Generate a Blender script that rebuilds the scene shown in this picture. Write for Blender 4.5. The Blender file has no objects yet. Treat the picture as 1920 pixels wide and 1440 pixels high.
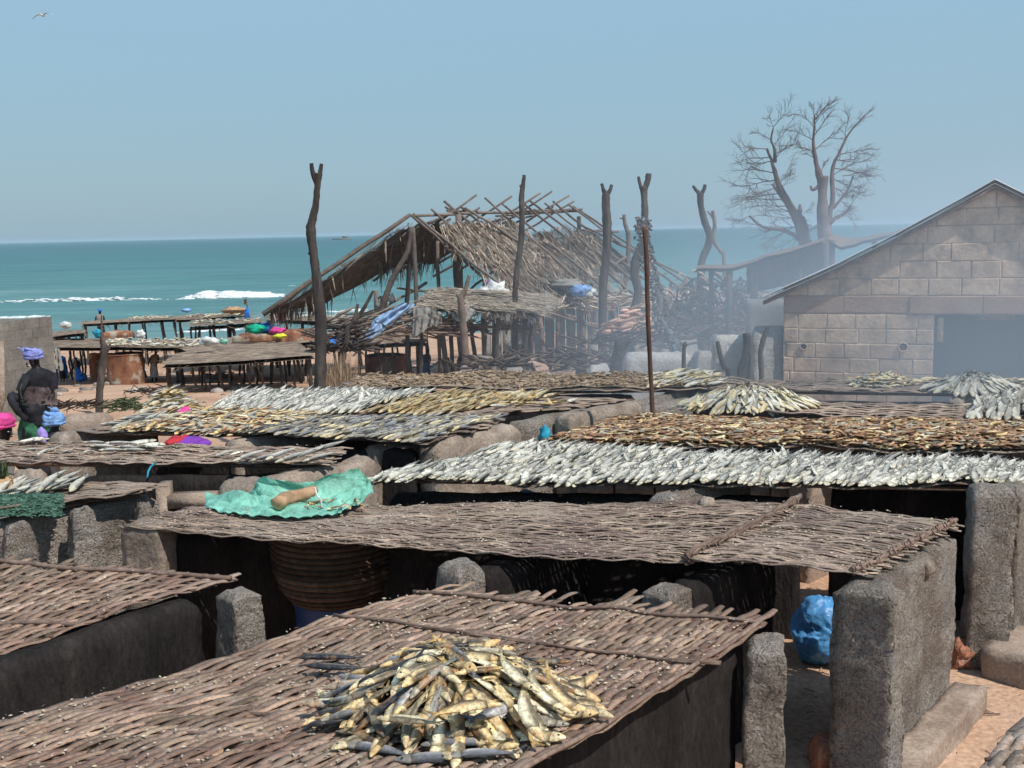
import bpy, math, random
import numpy as np
from mathutils import Vector, Matrix, noise
random.seed(7); np.random.seed(7)
scene = bpy.context.scene
COL = scene.collection
R = math.radians

# ---------------------------------------------------------------- camera
CAM_H = 3.6
PITCH, ROLL, FPX = R(8.14), R(1.25), 2000.0
cam_d = bpy.data.cameras.new('camera'); cam = bpy.data.objects.new('camera', cam_d); COL.objects.link(cam)
cam_d.sensor_width = 36.0; cam_d.lens = 36.0 * FPX / 1920.0
cam_d.clip_start = 0.1; cam_d.clip_end = 20000
FWD = Vector((0, math.cos(PITCH), -math.sin(PITCH)))
_r0 = Vector((1, 0, 0)); _u0 = Vector((0, math.sin(PITCH), math.cos(PITCH)))
RGT = _r0 * math.cos(ROLL) - _u0 * math.sin(ROLL)
UPV = _u0 * math.cos(ROLL) + _r0 * math.sin(ROLL)
CO = Vector((0, 0, CAM_H))
cam.matrix_world = Matrix((
    (RGT.x, UPV.x, -FWD.x, CO.x), (RGT.y, UPV.y, -FWD.y, CO.y), (RGT.z, UPV.z, -FWD.z, CO.z), (0, 0, 0, 1)))
scene.camera = cam

# ---------------------------------------------------------------- sky, sun, exposure
SUN_DIR = Vector((0.46, -0.40, 0.85)).normalized()      # towards the sun
w = bpy.data.worlds.new('World'); scene.world = w; w.use_nodes = True
nt = w.node_tree; nt.nodes.clear()
sky = nt.nodes.new('ShaderNodeTexSky'); sky.sky_type = 'NISHITA'; sky.sun_disc = False
sky.sun_elevation = math.asin(SUN_DIR.z); sky.sun_rotation = math.atan2(SUN_DIR.x, SUN_DIR.y)
sky.altitude = 0; sky.air_density = 1.6; sky.dust_density = 0.6; sky.ozone_density = 3.0
hz_t = nt.nodes.new('ShaderNodeTexCoord'); hz_s = nt.nodes.new('ShaderNodeSeparateXYZ'); nt.links.new(hz_t.outputs['Generated'], hz_s.inputs[0])
grad = nt.nodes.new('ShaderNodeValToRGB'); ge = grad.color_ramp.elements; ge.new(.25)      # hazy blue by height above the horizon
for i, (p_, c_) in enumerate([(0.0, (1.62, 2.75, 3.60)), (.25, (2.08, 3.42, 4.55)), (1.0, (.95, 1.9, 3.4))]): ge[i].position = p_; ge[i].color = (*c_, 1)
nt.links.new(hz_s.outputs['Z'], grad.inputs[0])
mixs = nt.nodes.new('ShaderNodeMix'); mixs.data_type = 'RGBA'; mixs.inputs[0].default_value = .88
nt.links.new(sky.outputs[0], mixs.inputs[6]); nt.links.new(grad.outputs[0], mixs.inputs[7])
bg = nt.nodes.new('ShaderNodeBackground'); bg.inputs['Strength'].default_value = 0.15
wo = nt.nodes.new('ShaderNodeOutputWorld')
nt.links.new(mixs.outputs[2], bg.inputs['Color']); nt.links.new(bg.outputs[0], wo.inputs['Surface'])
sun_d = bpy.data.lights.new('sun', 'SUN'); sun_d.energy = 4.2; sun_d.angle = R(0.55); sun_d.color = (1.0, 0.95, 0.87)
sun = bpy.data.objects.new('sun', sun_d); COL.objects.link(sun)
sun.rotation_euler = (-SUN_DIR).to_track_quat('-Z', 'Y').to_euler(); sun.location = (0, 0, 30)
vs = scene.view_settings; vs.view_transform = 'Standard'; vs.look = 'None'; vs.exposure = 0.0; vs.gamma = 1.0
vs.use_curve_mapping = False
scene.cycles.max_bounces = 6; scene.cycles.diffuse_bounces = 4; scene.cycles.glossy_bounces = 2
scene.cycles.transmission_bounces = 3; scene.cycles.volume_bounces = 1; scene.cycles.transparent_max_bounces = 8
scene.cycles.volume_step_rate = 4.0; scene.cycles.volume_max_steps = 64

# ---------------------------------------------------------------- where things stand
def ray(u, v):
    return FWD + RGT * ((u - 960) / FPX) + UPV * ((720 - v) / FPX)
def P(u, v, z=1.4):                                     # a point of height z
    d = ray(u, v); return CO + d * ((z - CAM_H) / d.z)
def D(u, v, y):                                         # a point of distance y
    d = ray(u, v); return CO + d * (y / d.y)
def gz(x, y):                                           # height of the ground
    def lerp(a, b, t): t = max(0, min(1, t)); t = t * t * (3 - 2 * t); return a + (b - a) * t
    z = lerp(0, -1.25, (y - 21) / 19.0)
    z += lerp(0, -0.85, (y - 38) / 22.0)
    z += lerp(0, -2.6, (y - 58) / 28.0)
    if y > 15:
        z += 0.05 * noise.noise(Vector((x * .35, y * .35, 3)))
    return z
def G(u, v):                                            # a point on the ground
    d = ray(u, v); t = 2.0
    for i in range(4000):
        p = CO + d * t
        if p.z <= gz(p.x, p.y): break
        t += 0.03 + t * .001
    return CO + d * t
SEA_Z = -2.6
def N3(x, y=0, z=0): return noise.noise(Vector((x, y, z)))
rnd = random.random
def ru(a, b): return a + (b - a) * random.random()

# ---------------------------------------------------------------- mesh building
class MB:
    def __init__(s): s.V = []; s.Q = []; s.T = []; s.C = []; s.n = 0; s.c = (1, 1, 1)
    def add(s, V, Q=(), T=(), C=None):
        V = np.asarray(V, float).reshape(-1, 3); k = len(V)
        s.V.append(V)
        if len(Q): s.Q.append(np.asarray(Q, int).reshape(-1, 4) + s.n)
        if len(T): s.T.append(np.asarray(T, int).reshape(-1, 3) + s.n)
        if C is None: C = np.tile(np.array(s.c, float), (k, 1))
        s.C.append(np.asarray(C, float)); s.n += k
    def mesh(s, name, m, smooth=True):
        me = bpy.data.meshes.new(name)
        if s.n == 0: return me
        V = np.concatenate(s.V); C = np.concatenate(s.C)
        Q = np.concatenate(s.Q) if s.Q else np.zeros((0, 4), int)
        T = np.concatenate(s.T) if s.T else np.zeros((0, 3), int)
        nl = Q.size + T.size; nf = len(Q) + len(T)
        me.vertices.add(len(V)); me.vertices.foreach_set('co', V.astype(np.float32).ravel())
        me.loops.add(nl); me.loops.foreach_set('vertex_index', np.concatenate([Q.ravel(), T.ravel()]).astype(np.int32))
        me.polygons.add(nf)
        st = np.concatenate([np.arange(len(Q)) * 4, len(Q) * 4 + np.arange(len(T)) * 3]).astype(np.int32)
        me.polygons.foreach_set('loop_start', st)
        me.polygons.foreach_set('use_smooth', np.full(nf, smooth))
        a = me.color_attributes.new('Col', 'FLOAT_COLOR', 'POINT')
        c4 = np.ones((len(V), 4), np.float32); c4[:, :3] = C
        a.data.foreach_set('color', c4.ravel())
        me.update(calc_edges=True); me.validate()
        if m: me.materials.append(m)
        return me
    def build(s, name, m, parent=None, smooth=True):
        o = bpy.data.objects.new(name, s.mesh(name, m, smooth)); COL.objects.link(o)
        if parent is not None: o.parent = parent; o.matrix_parent_inverse = parent.matrix_world.inverted()
        return o
    # shapes
    def tube(s, pts, r, n=8, flat=1.0, up=None, cap=True, jit=0.0, twist=0.0):
        pts = [Vector(p) for p in pts]; k = len(pts)
        if not hasattr(r, '__len__'): r = [r] * k
        V = []; prev = None
        for i, p in enumerate(pts):
            t = (pts[min(i + 1, k - 1)] - pts[max(i - 1, 0)])
            if t.length < 1e-9: t = Vector((0, 0, 1))
            t.normalize()
            if up is not None: a = t.cross(Vector(up))
            elif prev is None: a = t.cross(Vector((0, 0, 1)) if abs(t.z) < .9 else Vector((0, 1, 0)))
            else: a = prev - t * prev.dot(t)
            if a.length < 1e-6: a = t.orthogonal()
            a.normalize(); b = t.cross(a); prev = a
            for j in range(n):
                th = 2 * math.pi * j / n + twist * i
                rr = r[i] * (1 + (jit * N3(p.x * 3 + j * 7.1, p.y * 3 + i * .7, p.z * 3) * 2 if jit else 0))
                V.append(p + a * (math.cos(th) * rr) + b * (math.sin(th) * rr * flat))
        Q = [(i * n + j, i * n + (j + 1) % n, (i + 1) * n + (j + 1) % n, (i + 1) * n + j) for i in range(k - 1) for j in range(n)]
        T = []
        if cap:
            V.append(pts[0]); V.append(pts[-1]); c0 = k * n; c1 = c0 + 1
            T = [(c0, (j + 1) % n, j) for j in range(n)] + [(c1, (k - 1) * n + j, (k - 1) * n + (j + 1) % n) for j in range(n)]
        s.add([tuple(v) for v in V], Q, T)
    def box(s, p, ax, ay, az, sx, sy, sz, taper=1.0):   # p = centre of the base
        p = Vector(p); V = []
        for k in (0, 1):
            f = 1 if k == 0 else taper
            for (i, j) in ((-1, -1), (1, -1), (1, 1), (-1, 1)):
                V.append(tuple(p + ax * (i * sx / 2 * f) + ay * (j * sy / 2 * f) + az * (k * sz)))
        s.add(V, [(0, 3, 2, 1), (4, 5, 6, 7), (0, 1, 5, 4), (1, 2, 6, 5), (2, 3, 7, 6), (3, 0, 4, 7)])
    def rough_box(s, p, ax, ay, az, sx, sy, sz, nx=6, ny=3, nz=8, amp=.02, sc=3.0, rnd_top=.5, taper=1.0, fine=.006):
        # subdivided box, base centre p, rounded upper edges, uneven faces
        p = Vector(p); idx = {}; V = []; Q = []
        def vert(i, j, k):
            key = (i, j, k)
            if key in idx: return idx[key]
            x = (i / nx * 2 - 1); y = (j / ny * 2 - 1); z = k / nz
            f = 1 + (taper - 1) * z
            if rnd_top > 0:
                hz = max(0, (z - (1 - rnd_top * min(sx, sy) / sz)) / max(1e-6, (rnd_top * min(sx, sy) / sz)))
                sh = math.sqrt(max(0, 1 - (hz * .82) ** 2))
                zz = z
                X = x * (1 - (1 - sh) * min(1, min(sx, sy) / sx * 1.2)) * f; Y = y * sh * f
            else: X = x * f; Y = y * f; zz = z
            q = p + ax * (X * sx / 2) + ay * (Y * sy / 2) + az * (zz * sz)
            nv = noise.noise_vector(q * sc) * amp + noise.noise_vector(q * sc * 5) * (amp * .35) + noise.noise_vector(q * 26) * fine
            idx[key] = len(V); V.append(tuple(q + nv)); return idx[key]
        for i in range(nx):
            for j in range(ny):
                Q.append((vert(i, j, nz), vert(i + 1, j, nz), vert(i + 1, j + 1, nz), vert(i, j + 1, nz)))
                Q.append((vert(i, j, 0), vert(i, j + 1, 0), vert(i + 1, j + 1, 0), vert(i + 1, j, 0)))
        for i in range(nx):
            for k in range(nz):
                Q.append((vert(i, 0, k), vert(i + 1, 0, k), vert(i + 1, 0, k + 1), vert(i, 0, k + 1)))
                Q.append((vert(i, ny, k), vert(i, ny, k + 1), vert(i + 1, ny, k + 1), vert(i + 1, ny, k)))
        for j in range(ny):
            for k in range(nz):
                Q.append((vert(0, j, k), vert(0, j, k + 1), vert(0, j + 1, k + 1), vert(0, j + 1, k)))
                Q.append((vert(nx, j, k), vert(nx, j + 1, k), vert(nx, j + 1, k + 1), vert(nx, j, k + 1)))
        s.add(V, Q)
    def blob(s, c, rx, ry, rz, amp=.15, sc=1.5, n=10, m=14, seed=0, rot=0, ridge=0, power=1.0):
        V = []; c = Vector(c); cr, sr = math.cos(rot), math.sin(rot)
        for i in range(n + 1):
            ph = math.pi * i / n
            for j in range(m):
                th = 2 * math.pi * j / m
                d = Vector((math.sin(ph) * math.cos(th), math.sin(ph) * math.sin(th), math.cos(ph)))
                if power != 1: d = Vector([math.copysign(abs(a) ** power, a) for a in d])
                k = 1 + amp * 2 * noise.noise(d * sc + Vector((seed * 3.7, seed, 0)))
                if ridge: k += ridge * (1 - abs(noise.noise(d * sc * 2.5 + Vector((seed, 5, 2)))) * 4)
                x, y = d.x * rx * k, d.y * ry * k
                V.append((c.x + x * cr - y * sr, c.y + x * sr + y * cr, c.z + d.z * rz * k))
        Q = [(i * m + j, (i + 1) * m + j, (i + 1) * m + (j + 1) % m, i * m + (j + 1) % m) for i in range(n) for j in range(m)]
        s.add(V, Q)
    def grid(s, f, nu, nv, thick=0.0, col=None):        # f(a,b) -> Vector ; optional thickness
        V = [tuple(f(i / nu, j / nv)) for i in range(nu + 1) for j in range(nv + 1)]
        C = None if col is None else [col(i / nu, j / nv) for i in range(nu + 1) for j in range(nv + 1)]
        Q = [(i * (nv + 1) + j, (i + 1) * (nv + 1) + j, (i + 1) * (nv + 1) + j + 1, i * (nv + 1) + j + 1) for i in range(nu) for j in range(nv)]
        s.add(V, Q, C=C)
        if thick:
            V2 = [(a, b, c - thick) for a, b, c in V]
            s.add(V2, [(q[3], q[2], q[1], q[0]) for q in Q], C=C)
    def strip(s, a, b, wa, wb, droop=0.0, up=Vector((0, 0, 1)), n=3):   # a leaf strip with a fold
        a = Vector(a); b = Vector(b); t = (b - a); L = t.length
        if L < 1e-6: return
        t.normalize(); sd = t.cross(up)
        if sd.length < 1e-4: sd = t.orthogonal()
        sd.normalize(); V = []
        for i in range(n + 1):
            f = i / n; q = a.lerp(b, f) - up * (droop * f * f); ww = (wa + (wb - wa) * f) / 2
            V += [tuple(q - sd * ww), tuple(q + up * ww * .35), tuple(q + sd * ww)]
        Q = []
        for i in range(n):
            for j in (0, 1): Q.append((i * 3 + j, i * 3 + j + 1, i * 3 + j + 4, i * 3 + j + 3))
        s.add(V, Q)

def spl(pts, m=4):                                      # Catmull-Rom through tuples of any length
    pts = [tuple(p) for p in pts]; out = []; k = len(pts)
    for i in range(k - 1):
        p0, p1, p2, p3 = pts[max(i - 1, 0)], pts[i], pts[i + 1], pts[min(i + 2, k - 1)]
        for j in range(m):
            t = j / m
            out.append(tuple(.5 * ((2 * b) + (-a + c) * t + (2 * a - 5 * b + 4 * c - d) * t * t + (-a + 3 * b - 3 * c + d) * t ** 3)
                             for a, b, c, d in zip(p0, p1, p2, p3)))
    out.append(pts[-1]); return out

# ---------------------------------------------------------------- tags
def tag(o, label=None, cat=None, group=None, kind=None):
    if label: o['label'] = label
    if cat: o['category'] = cat
    if group: o['group'] = group
    if kind: o['kind'] = kind
    return o
def thing(name, label, cat, loc=(0, 0, 0), group=None, rot=(0, 0, 0)):
    o = bpy.data.objects.new(name, None); COL.objects.link(o); o.location = loc; o.rotation_euler = rot
    o.empty_display_size = .2
    o.matrix_world = Matrix.LocRotScale(Vector(loc), __import__('mathutils').Euler(rot), None)
    return tag(o, label, cat, group)
def copy_thing(o, label=None, group=None):
    c = o.copy(); COL.objects.link(c)
    if label: c['label'] = label
    if group: c['group'] = group
    for ch in o.children:
        d = ch.copy(); COL.objects.link(d); d.parent = c
    return c

# ---------------------------------------------------------------- materials
def mk(name, cols, scale=4.0, bump=0.3, bscale=30.0, bdist=.02, rough=.85, rand=.18, spec=.3, metal=0.0, stretch=(1, 1, 1),
       fine=.25, fscale=40.0, spots=None, detail=6.0, sub=None, bump2=None):
    m = bpy.data.materials.new(name); m.use_nodes = True; t = m.node_tree; t.nodes.clear(); L = t.links
    N = lambda k: t.nodes.new(k)
    out = N('ShaderNodeOutputMaterial'); bs = N('ShaderNodeBsdfPrincipled'); L.new(bs.outputs[0], out.inputs[0])
    bs.inputs['Roughness'].default_value = rough; bs.inputs['Metallic'].default_value = metal
    bs.inputs['Specular IOR Level'].default_value = spec
    geo = N('ShaderNodeNewGeometry'); mp = N('ShaderNodeMapping'); mp.inputs['Scale'].default_value = stretch
    L.new(geo.outputs['Position'], mp.inputs['Vector'])
    nz = N('ShaderNodeTexNoise'); nz.inputs['Scale'].default_value = scale; nz.inputs['Detail'].default_value = detail
    nz.inputs['Roughness'].default_value = .62
    L.new(mp.outputs[0], nz.inputs['Vector'])
    cr = N('ShaderNodeValToRGB'); els = cr.color_ramp.elements
    while len(els) < len(cols): els.new(.5)
    for i, (p, c) in enumerate(cols): els[i].position = p; els[i].color = (*c, 1)
    L.new(nz.outputs['Fac'], cr.inputs[0])
    def mul(a, b):
        x = N('ShaderNodeMix'); x.data_type = 'RGBA'; x.blend_type = 'MULTIPLY'; x.inputs[0].default_value = 1
        L.new(a, x.inputs[6])
        if b is not None: L.new(b, x.inputs[7])
        return x
    at = N('ShaderNodeAttribute'); at.attribute_name = 'Col'
    x = mul(cr.outputs[0], at.outputs['Color']); cur = x.outputs[2]
    if fine:
        n2 = N('ShaderNodeTexNoise'); n2.inputs['Scale'].default_value = fscale; n2.inputs['Detail'].default_value = 4
        L.new(mp.outputs[0], n2.inputs['Vector'])
        mr = N('ShaderNodeMapRange'); mr.inputs[1].default_value = .3; mr.inputs[2].default_value = .7
        mr.inputs[3].default_value = 1 - fine; mr.inputs[4].default_value = 1 + fine
        L.new(n2.outputs['Fac'], mr.inputs[0]); x = mul(cur, mr.outputs[0]); cur = x.outputs[2]
    if rand:
        oi = N('ShaderNodeObjectInfo'); mr = N('ShaderNodeMapRange'); mr.inputs[3].default_value = 1 - rand; mr.inputs[4].default_value = 1 + rand
        L.new(oi.outputs['Random'], mr.inputs[0]); x = mul(cur, mr.outputs[0]); cur = x.outputs[2]
    if spots:                                            # (scale, lo, hi, colour, amount)
        for (ss, lo, hi, sc_, am) in spots:
            n3 = N('ShaderNodeTexNoise'); n3.inputs['Scale'].default_value = ss; n3.inputs['Detail'].default_value = 5
            L.new(geo.outputs['Position'], n3.inputs['Vector'])
            mr = N('ShaderNodeMapRange'); mr.inputs[1].default_value = lo; mr.inputs[2].default_value = hi; mr.inputs[4].default_value = am
            L.new(n3.outputs['Fac'], mr.inputs[0])
            mx = N('ShaderNodeMix'); mx.data_type = 'RGBA'; L.new(mr.outputs[0], mx.inputs[0]); L.new(cur, mx.inputs[6])
            mx.inputs[7].default_value = (*sc_, 1); cur = mx.outputs[2]
    L.new(cur, bs.inputs['Base Color'])
    if sub: bs.inputs['Subsurface Weight'].default_value = sub
    if bump:
        b = N('ShaderNodeTexNoise'); b.inputs['Scale'].default_value = bscale; b.inputs['Detail'].default_value = 5
        b.inputs['Roughness'].default_value = .6
        L.new(mp.outputs[0], b.inputs['Vector'])
        bm = N('ShaderNodeBump'); bm.inputs['Strength'].default_value = bump; bm.inputs['Distance'].default_value = bdist
        L.new(b.outputs['Fac'], bm.inputs['Height'])
        if bump2:
            b2 = N('ShaderNodeTexNoise'); b2.inputs['Scale'].default_value = bump2[0]; L.new(mp.outputs[0], b2.inputs['Vector'])
            bm2 = N('ShaderNodeBump'); bm2.inputs['Strength'].default_value = bump2[1]; bm2.inputs['Distance'].default_value = bump2[2]
            L.new(b2.outputs['Fac'], bm2.inputs['Height']); L.new(bm.outputs[0], bm2.inputs['Normal']); L.new(bm2.outputs[0], bs.inputs['Normal'])
        else: L.new(bm.outputs[0], bs.inputs['Normal'])
    return m
M = {}
M['sand'] = mk('sand', [(.3, (.38, .225, .15)), (.5, (.50, .315, .21)), (.7, (.58, .39, .275))], .5, .6, 14, .03, .95, 0, .1, fscale=22,
               spots=[(3.5, .62, .75, (.16, .11, .08), .55), (60, .68, .72, (.55, .5, .42), .6)])
M['slat'] = mk('cane_slat', [(.25, (.165, .105, .075)), (.5, (.28, .190, .140)), (.75, (.43, .325, .245))], 5, .5, 60, .004, .8, .22, .3, fine=.3, fscale=70,
               spots=[(1.7, .50, .66, (.15, .08, .06), .6), (.9, .55, .7, (.42, .34, .28), .4), (38, .64, .72, (.52, .45, .36), .5)])
M['slat_grey'] = mk('weathered_cane', [(.25, (.165, .118, .092)), (.5, (.285, .210, .165)), (.75, (.43, .34, .27))], 5, .5, 60, .004, .8, .25, .3, fine=.35, fscale=60,
                    spots=[(40, .62, .7, (.5, .43, .33), .5), (1.3, .50, .66, (.15, .095, .09), .5), (.8, .55, .7, (.42, .35, .28), .4)])
M['stick'] = mk('stick_wood', [(.3, (.11, .07, .055)), (.7, (.27, .19, .15))], 8, .5, 50, .006, .85, .25, .2)
M['wall'] = mk('rough_plaster', [(.3, (.27, .225, .185)), (.5, (.40, .345, .295)), (.7, (.50, .45, .40))], 2.5, 1.0, 55, .07, .95, .08, .1, fine=.28, fscale=60,
               spots=[(1.6, .52, .68, (.15, .10, .07), .6), (4.5, .56, .70, (.12, .095, .08), .45), (30, .60, .70, (.46, .42, .37), .35), (2.5, .58, .66, (.26, .24, .23), .5)], bump2=(14, .9, .06))
M['soot_shade'] = mk('sooty_shaded_plaster', [(.3, (.014, .012, .012)), (.6, (.034, .028, .026)), (.8, (.070, .058, .050))], 3, .8, 30, .04, .95, .1, .1, stretch=(1, 1, .3))  # soot, its colour darkened further to stand for shade under the mats
M['mud'] = mk('mud_stone', [(.3, (.19, .145, .115)), (.5, (.29, .23, .185)), (.7, (.40, .33, .27))], 4, .8, 14, .03, .95, .15, .1,
              spots=[(3, .55, .7, (.12, .095, .08), .5)])
M['plinth'] = mk('concrete_plinth', [(.3, (.27, .20, .155)), (.6, (.38, .295, .235)), (.8, (.44, .355, .29))], 3, .7, 18, .02, .95, .05, .1,
                 spots=[(2.3, .55, .68, (.17, .13, .10), .5)])
M['brick'] = mk('red_rubble', [(.3, (.30, .12, .07)), (.6, (.48, .22, .14)), (.8, (.55, .36, .27))], 9, .9, 24, .03, .95, .15, .1)
M['block'] = mk('mud_block', [(.3, (.30, .235, .19)), (.55, (.60, .43, .31)), (.75, (.70, .53, .40))], 3.0, .6, 16, .02, .95, .07, .1, fine=.12, fscale=22,
                spots=[(1.2, .55, .72, (.30, .22, .18), .5)])
M['lintel'] = mk('reddish_render', [(.3, (.33, .215, .165)), (.6, (.41, .28, .22)), (.8, (.46, .34, .28))], 2.2, .6, 12, .02, .95, .02, .1, fine=.12)
M['mortar'] = mk('mortar', [(.3, (.32, .25, .20)), (.7, (.42, .33, .27))], 4, .7, 18, .02, .95, 0, .1)
M['greyblock'] = mk('grey_block', [(.3, (.15, .135, .12)), (.55, (.21, .19, .17)), (.75, (.28, .255, .23))], 3, .7, 14, .02, .95, .12, .1, fine=.2,
                    spots=[(2.0, .55, .72, (.11, .095, .08), .6)])
M['roof'] = mk('zinc_roof', [(.3, (.50, .49, .46)), (.7, (.68, .67, .64))], 2, .2, 20, .01, .5, 0, .5, spots=[(2.5, .55, .7, (.30, .2, .15), .5)])
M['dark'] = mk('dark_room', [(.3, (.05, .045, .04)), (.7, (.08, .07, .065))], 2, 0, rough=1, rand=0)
M['post'] = mk('charred_post', [(.3, (.040, .033, .030)), (.5, (.085, .070, .062)), (.7, (.155, .13, .112))], 3, .8, 22, .03, .9, .15, .2, stretch=(3, 3, .5))
M['pole'] = mk('grey_pole', [(.3, (.12, .092, .078)), (.6, (.20, .16, .135)), (.8, (.30, .25, .215))], 5, .5, 20, .02, .9, .25, .2)
M['thatch'] = mk('palm_thatch', [(.3, (.16, .125, .10)), (.5, (.27, .22, .18)), (.72, (.42, .355, .29))], 3, .3, 40, .01, .85, .15, .3, fine=.3)
M['table'] = mk('brush_table', [(.3, (.14, .105, .08)), (.5, (.25, .19, .145)), (.72, (.40, .31, .24))], 3, .8, 12, .05, .95, .1, .1)
M['bark'] = mk('grey_bark', [(.3, (.11, .085, .082)), (.7, (.20, .16, .155))], 2, .5, 8, .05, .9, 0, .2)
M['rust'] = mk('rusty_metal', [(.3, (.10, .045, .03)), (.5, (.24, .10, .055)), (.72, (.36, .20, .12))], 3.5, .4, 25, .01, .8, .15, .3, stretch=(1, 1, .4),
               spots=[(2.1, .55, .62, (.42, .38, .30), .8)])
M['rustpole'] = mk('rusty_pole', [(.3, (.075, .04, .03)), (.7, (.14, .075, .055))], 5, .3, 30, .01, .8, 0, .3, stretch=(1, 1, .3))
M['rock'] = mk('stone', [(.3, (.20, .175, .15)), (.6, (.32, .285, .25)), (.8, (.42, .39, .35))], 4, .8, 12, .04, .95, .25, .1)
M['whiterock'] = mk('pale_render', [(.3, (.30, .28, .255)), (.6, (.40, .38, .355)), (.8, (.50, .48, .45))], 3, .8, 9, .04, .95, .1, .1)
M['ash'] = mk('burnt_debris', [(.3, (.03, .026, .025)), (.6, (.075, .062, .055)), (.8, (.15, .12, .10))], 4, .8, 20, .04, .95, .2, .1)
M['basket'] = mk('shaded_basket_cane', [(.3, (.06, .036, .024)), (.7, (.13, .08, .05))], 12, .4, 60, .005, .8, .25, .2)  # cane browns lowered so the colour carries the shade under the mat
M['skin'] = mk('brown_skin', [(.3, (.045, .026, .019)), (.7, (.07, .04, .029))], 5, 0, rough=.55, rand=0, spec=.4, fine=0)
def cloth(name, c, rough=.8, spec=.2, var=.35, rand=0, bump=.5, bs=9):
    lo = tuple(x * (1 - var) for x in c); hi = tuple(min(.9, x * (1 + var)) for x in c)
    return mk(name, [(.35, lo), (.65, hi)], 6, bump, bs, .03, rough, rand, spec, fine=.1)
M['green'] = cloth('green_plastic_sheet', (.20, .47, .36), .5, .4, .35, bump=.8, bs=14)
M['blueplastic'] = cloth('blue_plastic', (.09, .30, .60), .4, .5, .15, bump=.7, bs=9)
M['bluedark'] = cloth('blue_barrel_plastic', (.015, .05, .16), .5, .4, .15, bump=0)
M['bluetarp'] = cloth('pale_blue_tarp', (.22, .34, .52), .5, .4, .3)
M['greysheet'] = cloth('grey_sheet', (.25, .235, .215), .8, .2, .2)
M['purple'] = cloth('purple_cloth', (.20, .05, .36)); M['red'] = cloth('red_cloth', (.42, .03, .04)); M['pink'] = cloth('pink_cloth', (.72, .07, .28))
M['lilac'] = cloth('lilac_cloth', (.36, .27, .66)); M['periwinkle'] = cloth('periwinkle_cloth', (.24, .27, .60), var=.45)
M['lightblue'] = cloth('light_blue_cloth', (.20, .36, .70), var=.45); M['blackdress'] = cloth('dark_dress_cloth', (.022, .022, .028), var=.5)
M['frill'] = cloth('patterned_frill', (.085, .06, .06), var=.9); M['greenskirt'] = cloth('green_patterned_skirt', (.03, .12, .065), var=.9)
M['brightblue'] = cloth('bright_blue_cloth', (.03, .18, .60)); M['yellow'] = cloth('yellow_cloth', (.6, .58, .05)); M['white'] = cloth('white_cloth', (.6, .6, .58))
M['teal'] = cloth('teal_plastic', (.03, .30, .42)); M['emerald'] = cloth('emerald_cloth', (.01, .33, .19)); M['tan'] = cloth('tan_cloth', (.42, .26, .15))
M['net'] = mk('green_net', [(.3, (.03, .075, .055)), (.7, (.09, .17, .12))], 9, .3, 60, .01, .8, 0, .2)
M['tangle'] = mk('dark_tangle', [(.3, (.03, .025, .022)), (.7, (.12, .10, .085))], 9, .3, 30, .01, .5, 0, .5)
M['shiny'] = mk('shiny_scrap', [(.3, (.7, .7, .7)), (.7, (.85, .85, .85))], 9, 0, rough=.12, rand=0, spec=1, metal=1.0, fine=0)
M['scrub'] = mk('dry_scrub', [(.3, (.22, .15, .09)), (.7, (.42, .30, .19))], 9, 0, rough=.9, rand=0)
M['greenweed'] = mk('green_weed', [(.3, (.03, .05, .02)), (.7, (.08, .10, .05))], 9, 0, rough=.9, rand=0)
M['crumb'] = mk('pale_flecks', [(.3, (.42, .36, .28)), (.7, (.66, .60, .50))], 20, 0, rough=.6, rand=0)
M['straw'] = mk('dried_small_fry', [(.3, (.20, .145, .10)), (.55, (.31, .235, .17)), (.75, (.47, .38, .29))], 3, .7, 18, .03, .95, .05, .1, fine=.35, fscale=25)
def mk_fish(name, rough=.38, metal=.0, tone=1.0, rnd_=.16, mot=.3):
    m = mk(name, [(.35, (.72 * tone,) * 3), (.65, (1.0 * tone,) * 3)], 26, .35, 90, .004, rough, rnd_, .28, metal, fine=mot, fscale=90)
    return m
M['fish'] = mk_fish('silver_fish_skin', .6, .0, 1.08); M['goldfish'] = mk('smoked_fish_skin', [(.35, (.80,) * 3), (.65, (1.12,) * 3)], 24, .8, 32, .012, .36, .18, .5, 0, fine=.4, fscale=70,
                   spots=[(13, .54, .66, (.50, .23, .06), .5), (40, .62, .70, (.10, .06, .03), .4)]); M['dryfish'] = mk_fish('dried_fish_skin', .6, 0, 1.0, .2, .3)
# ---------------------------------------------------------------- ground and sea
def axis_vals(segs):
    out = []
    for a, b, n in segs:
        for i in range(n): out.append(a + (b - a) * i / n)
    out.append(segs[-1][1]); return out
gx = axis_vals([(-3000, -200, 8), (-200, -40, 10), (-40, 40, 110), (40, 200, 10), (200, 3000, 8)])
gy = axis_vals([(-60, 3, 10), (3, 40, 100), (40, 100, 50), (100, 140, 3)])
mb = MB()
V = [(x, y, gz(x, y) + (0.025 * N3(x * 1.3, y * 1.3) + .012 * N3(x * 5, y * 5)) * (1 if abs(x) < 42 else 0)) for x in gx for y in gy]
ny_ = len(gy)
mb.add(V, [(i * ny_ + j, (i + 1) * ny_ + j, (i + 1) * ny_ + j + 1, i * ny_ + j + 1) for i in range(len(gx) - 1) for j in range(ny_ - 1)])
tag(mb.build('sandy_ground', M['sand']), 'pale reddish sand between the racks sloping down to the beach', kind='structure')
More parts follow.
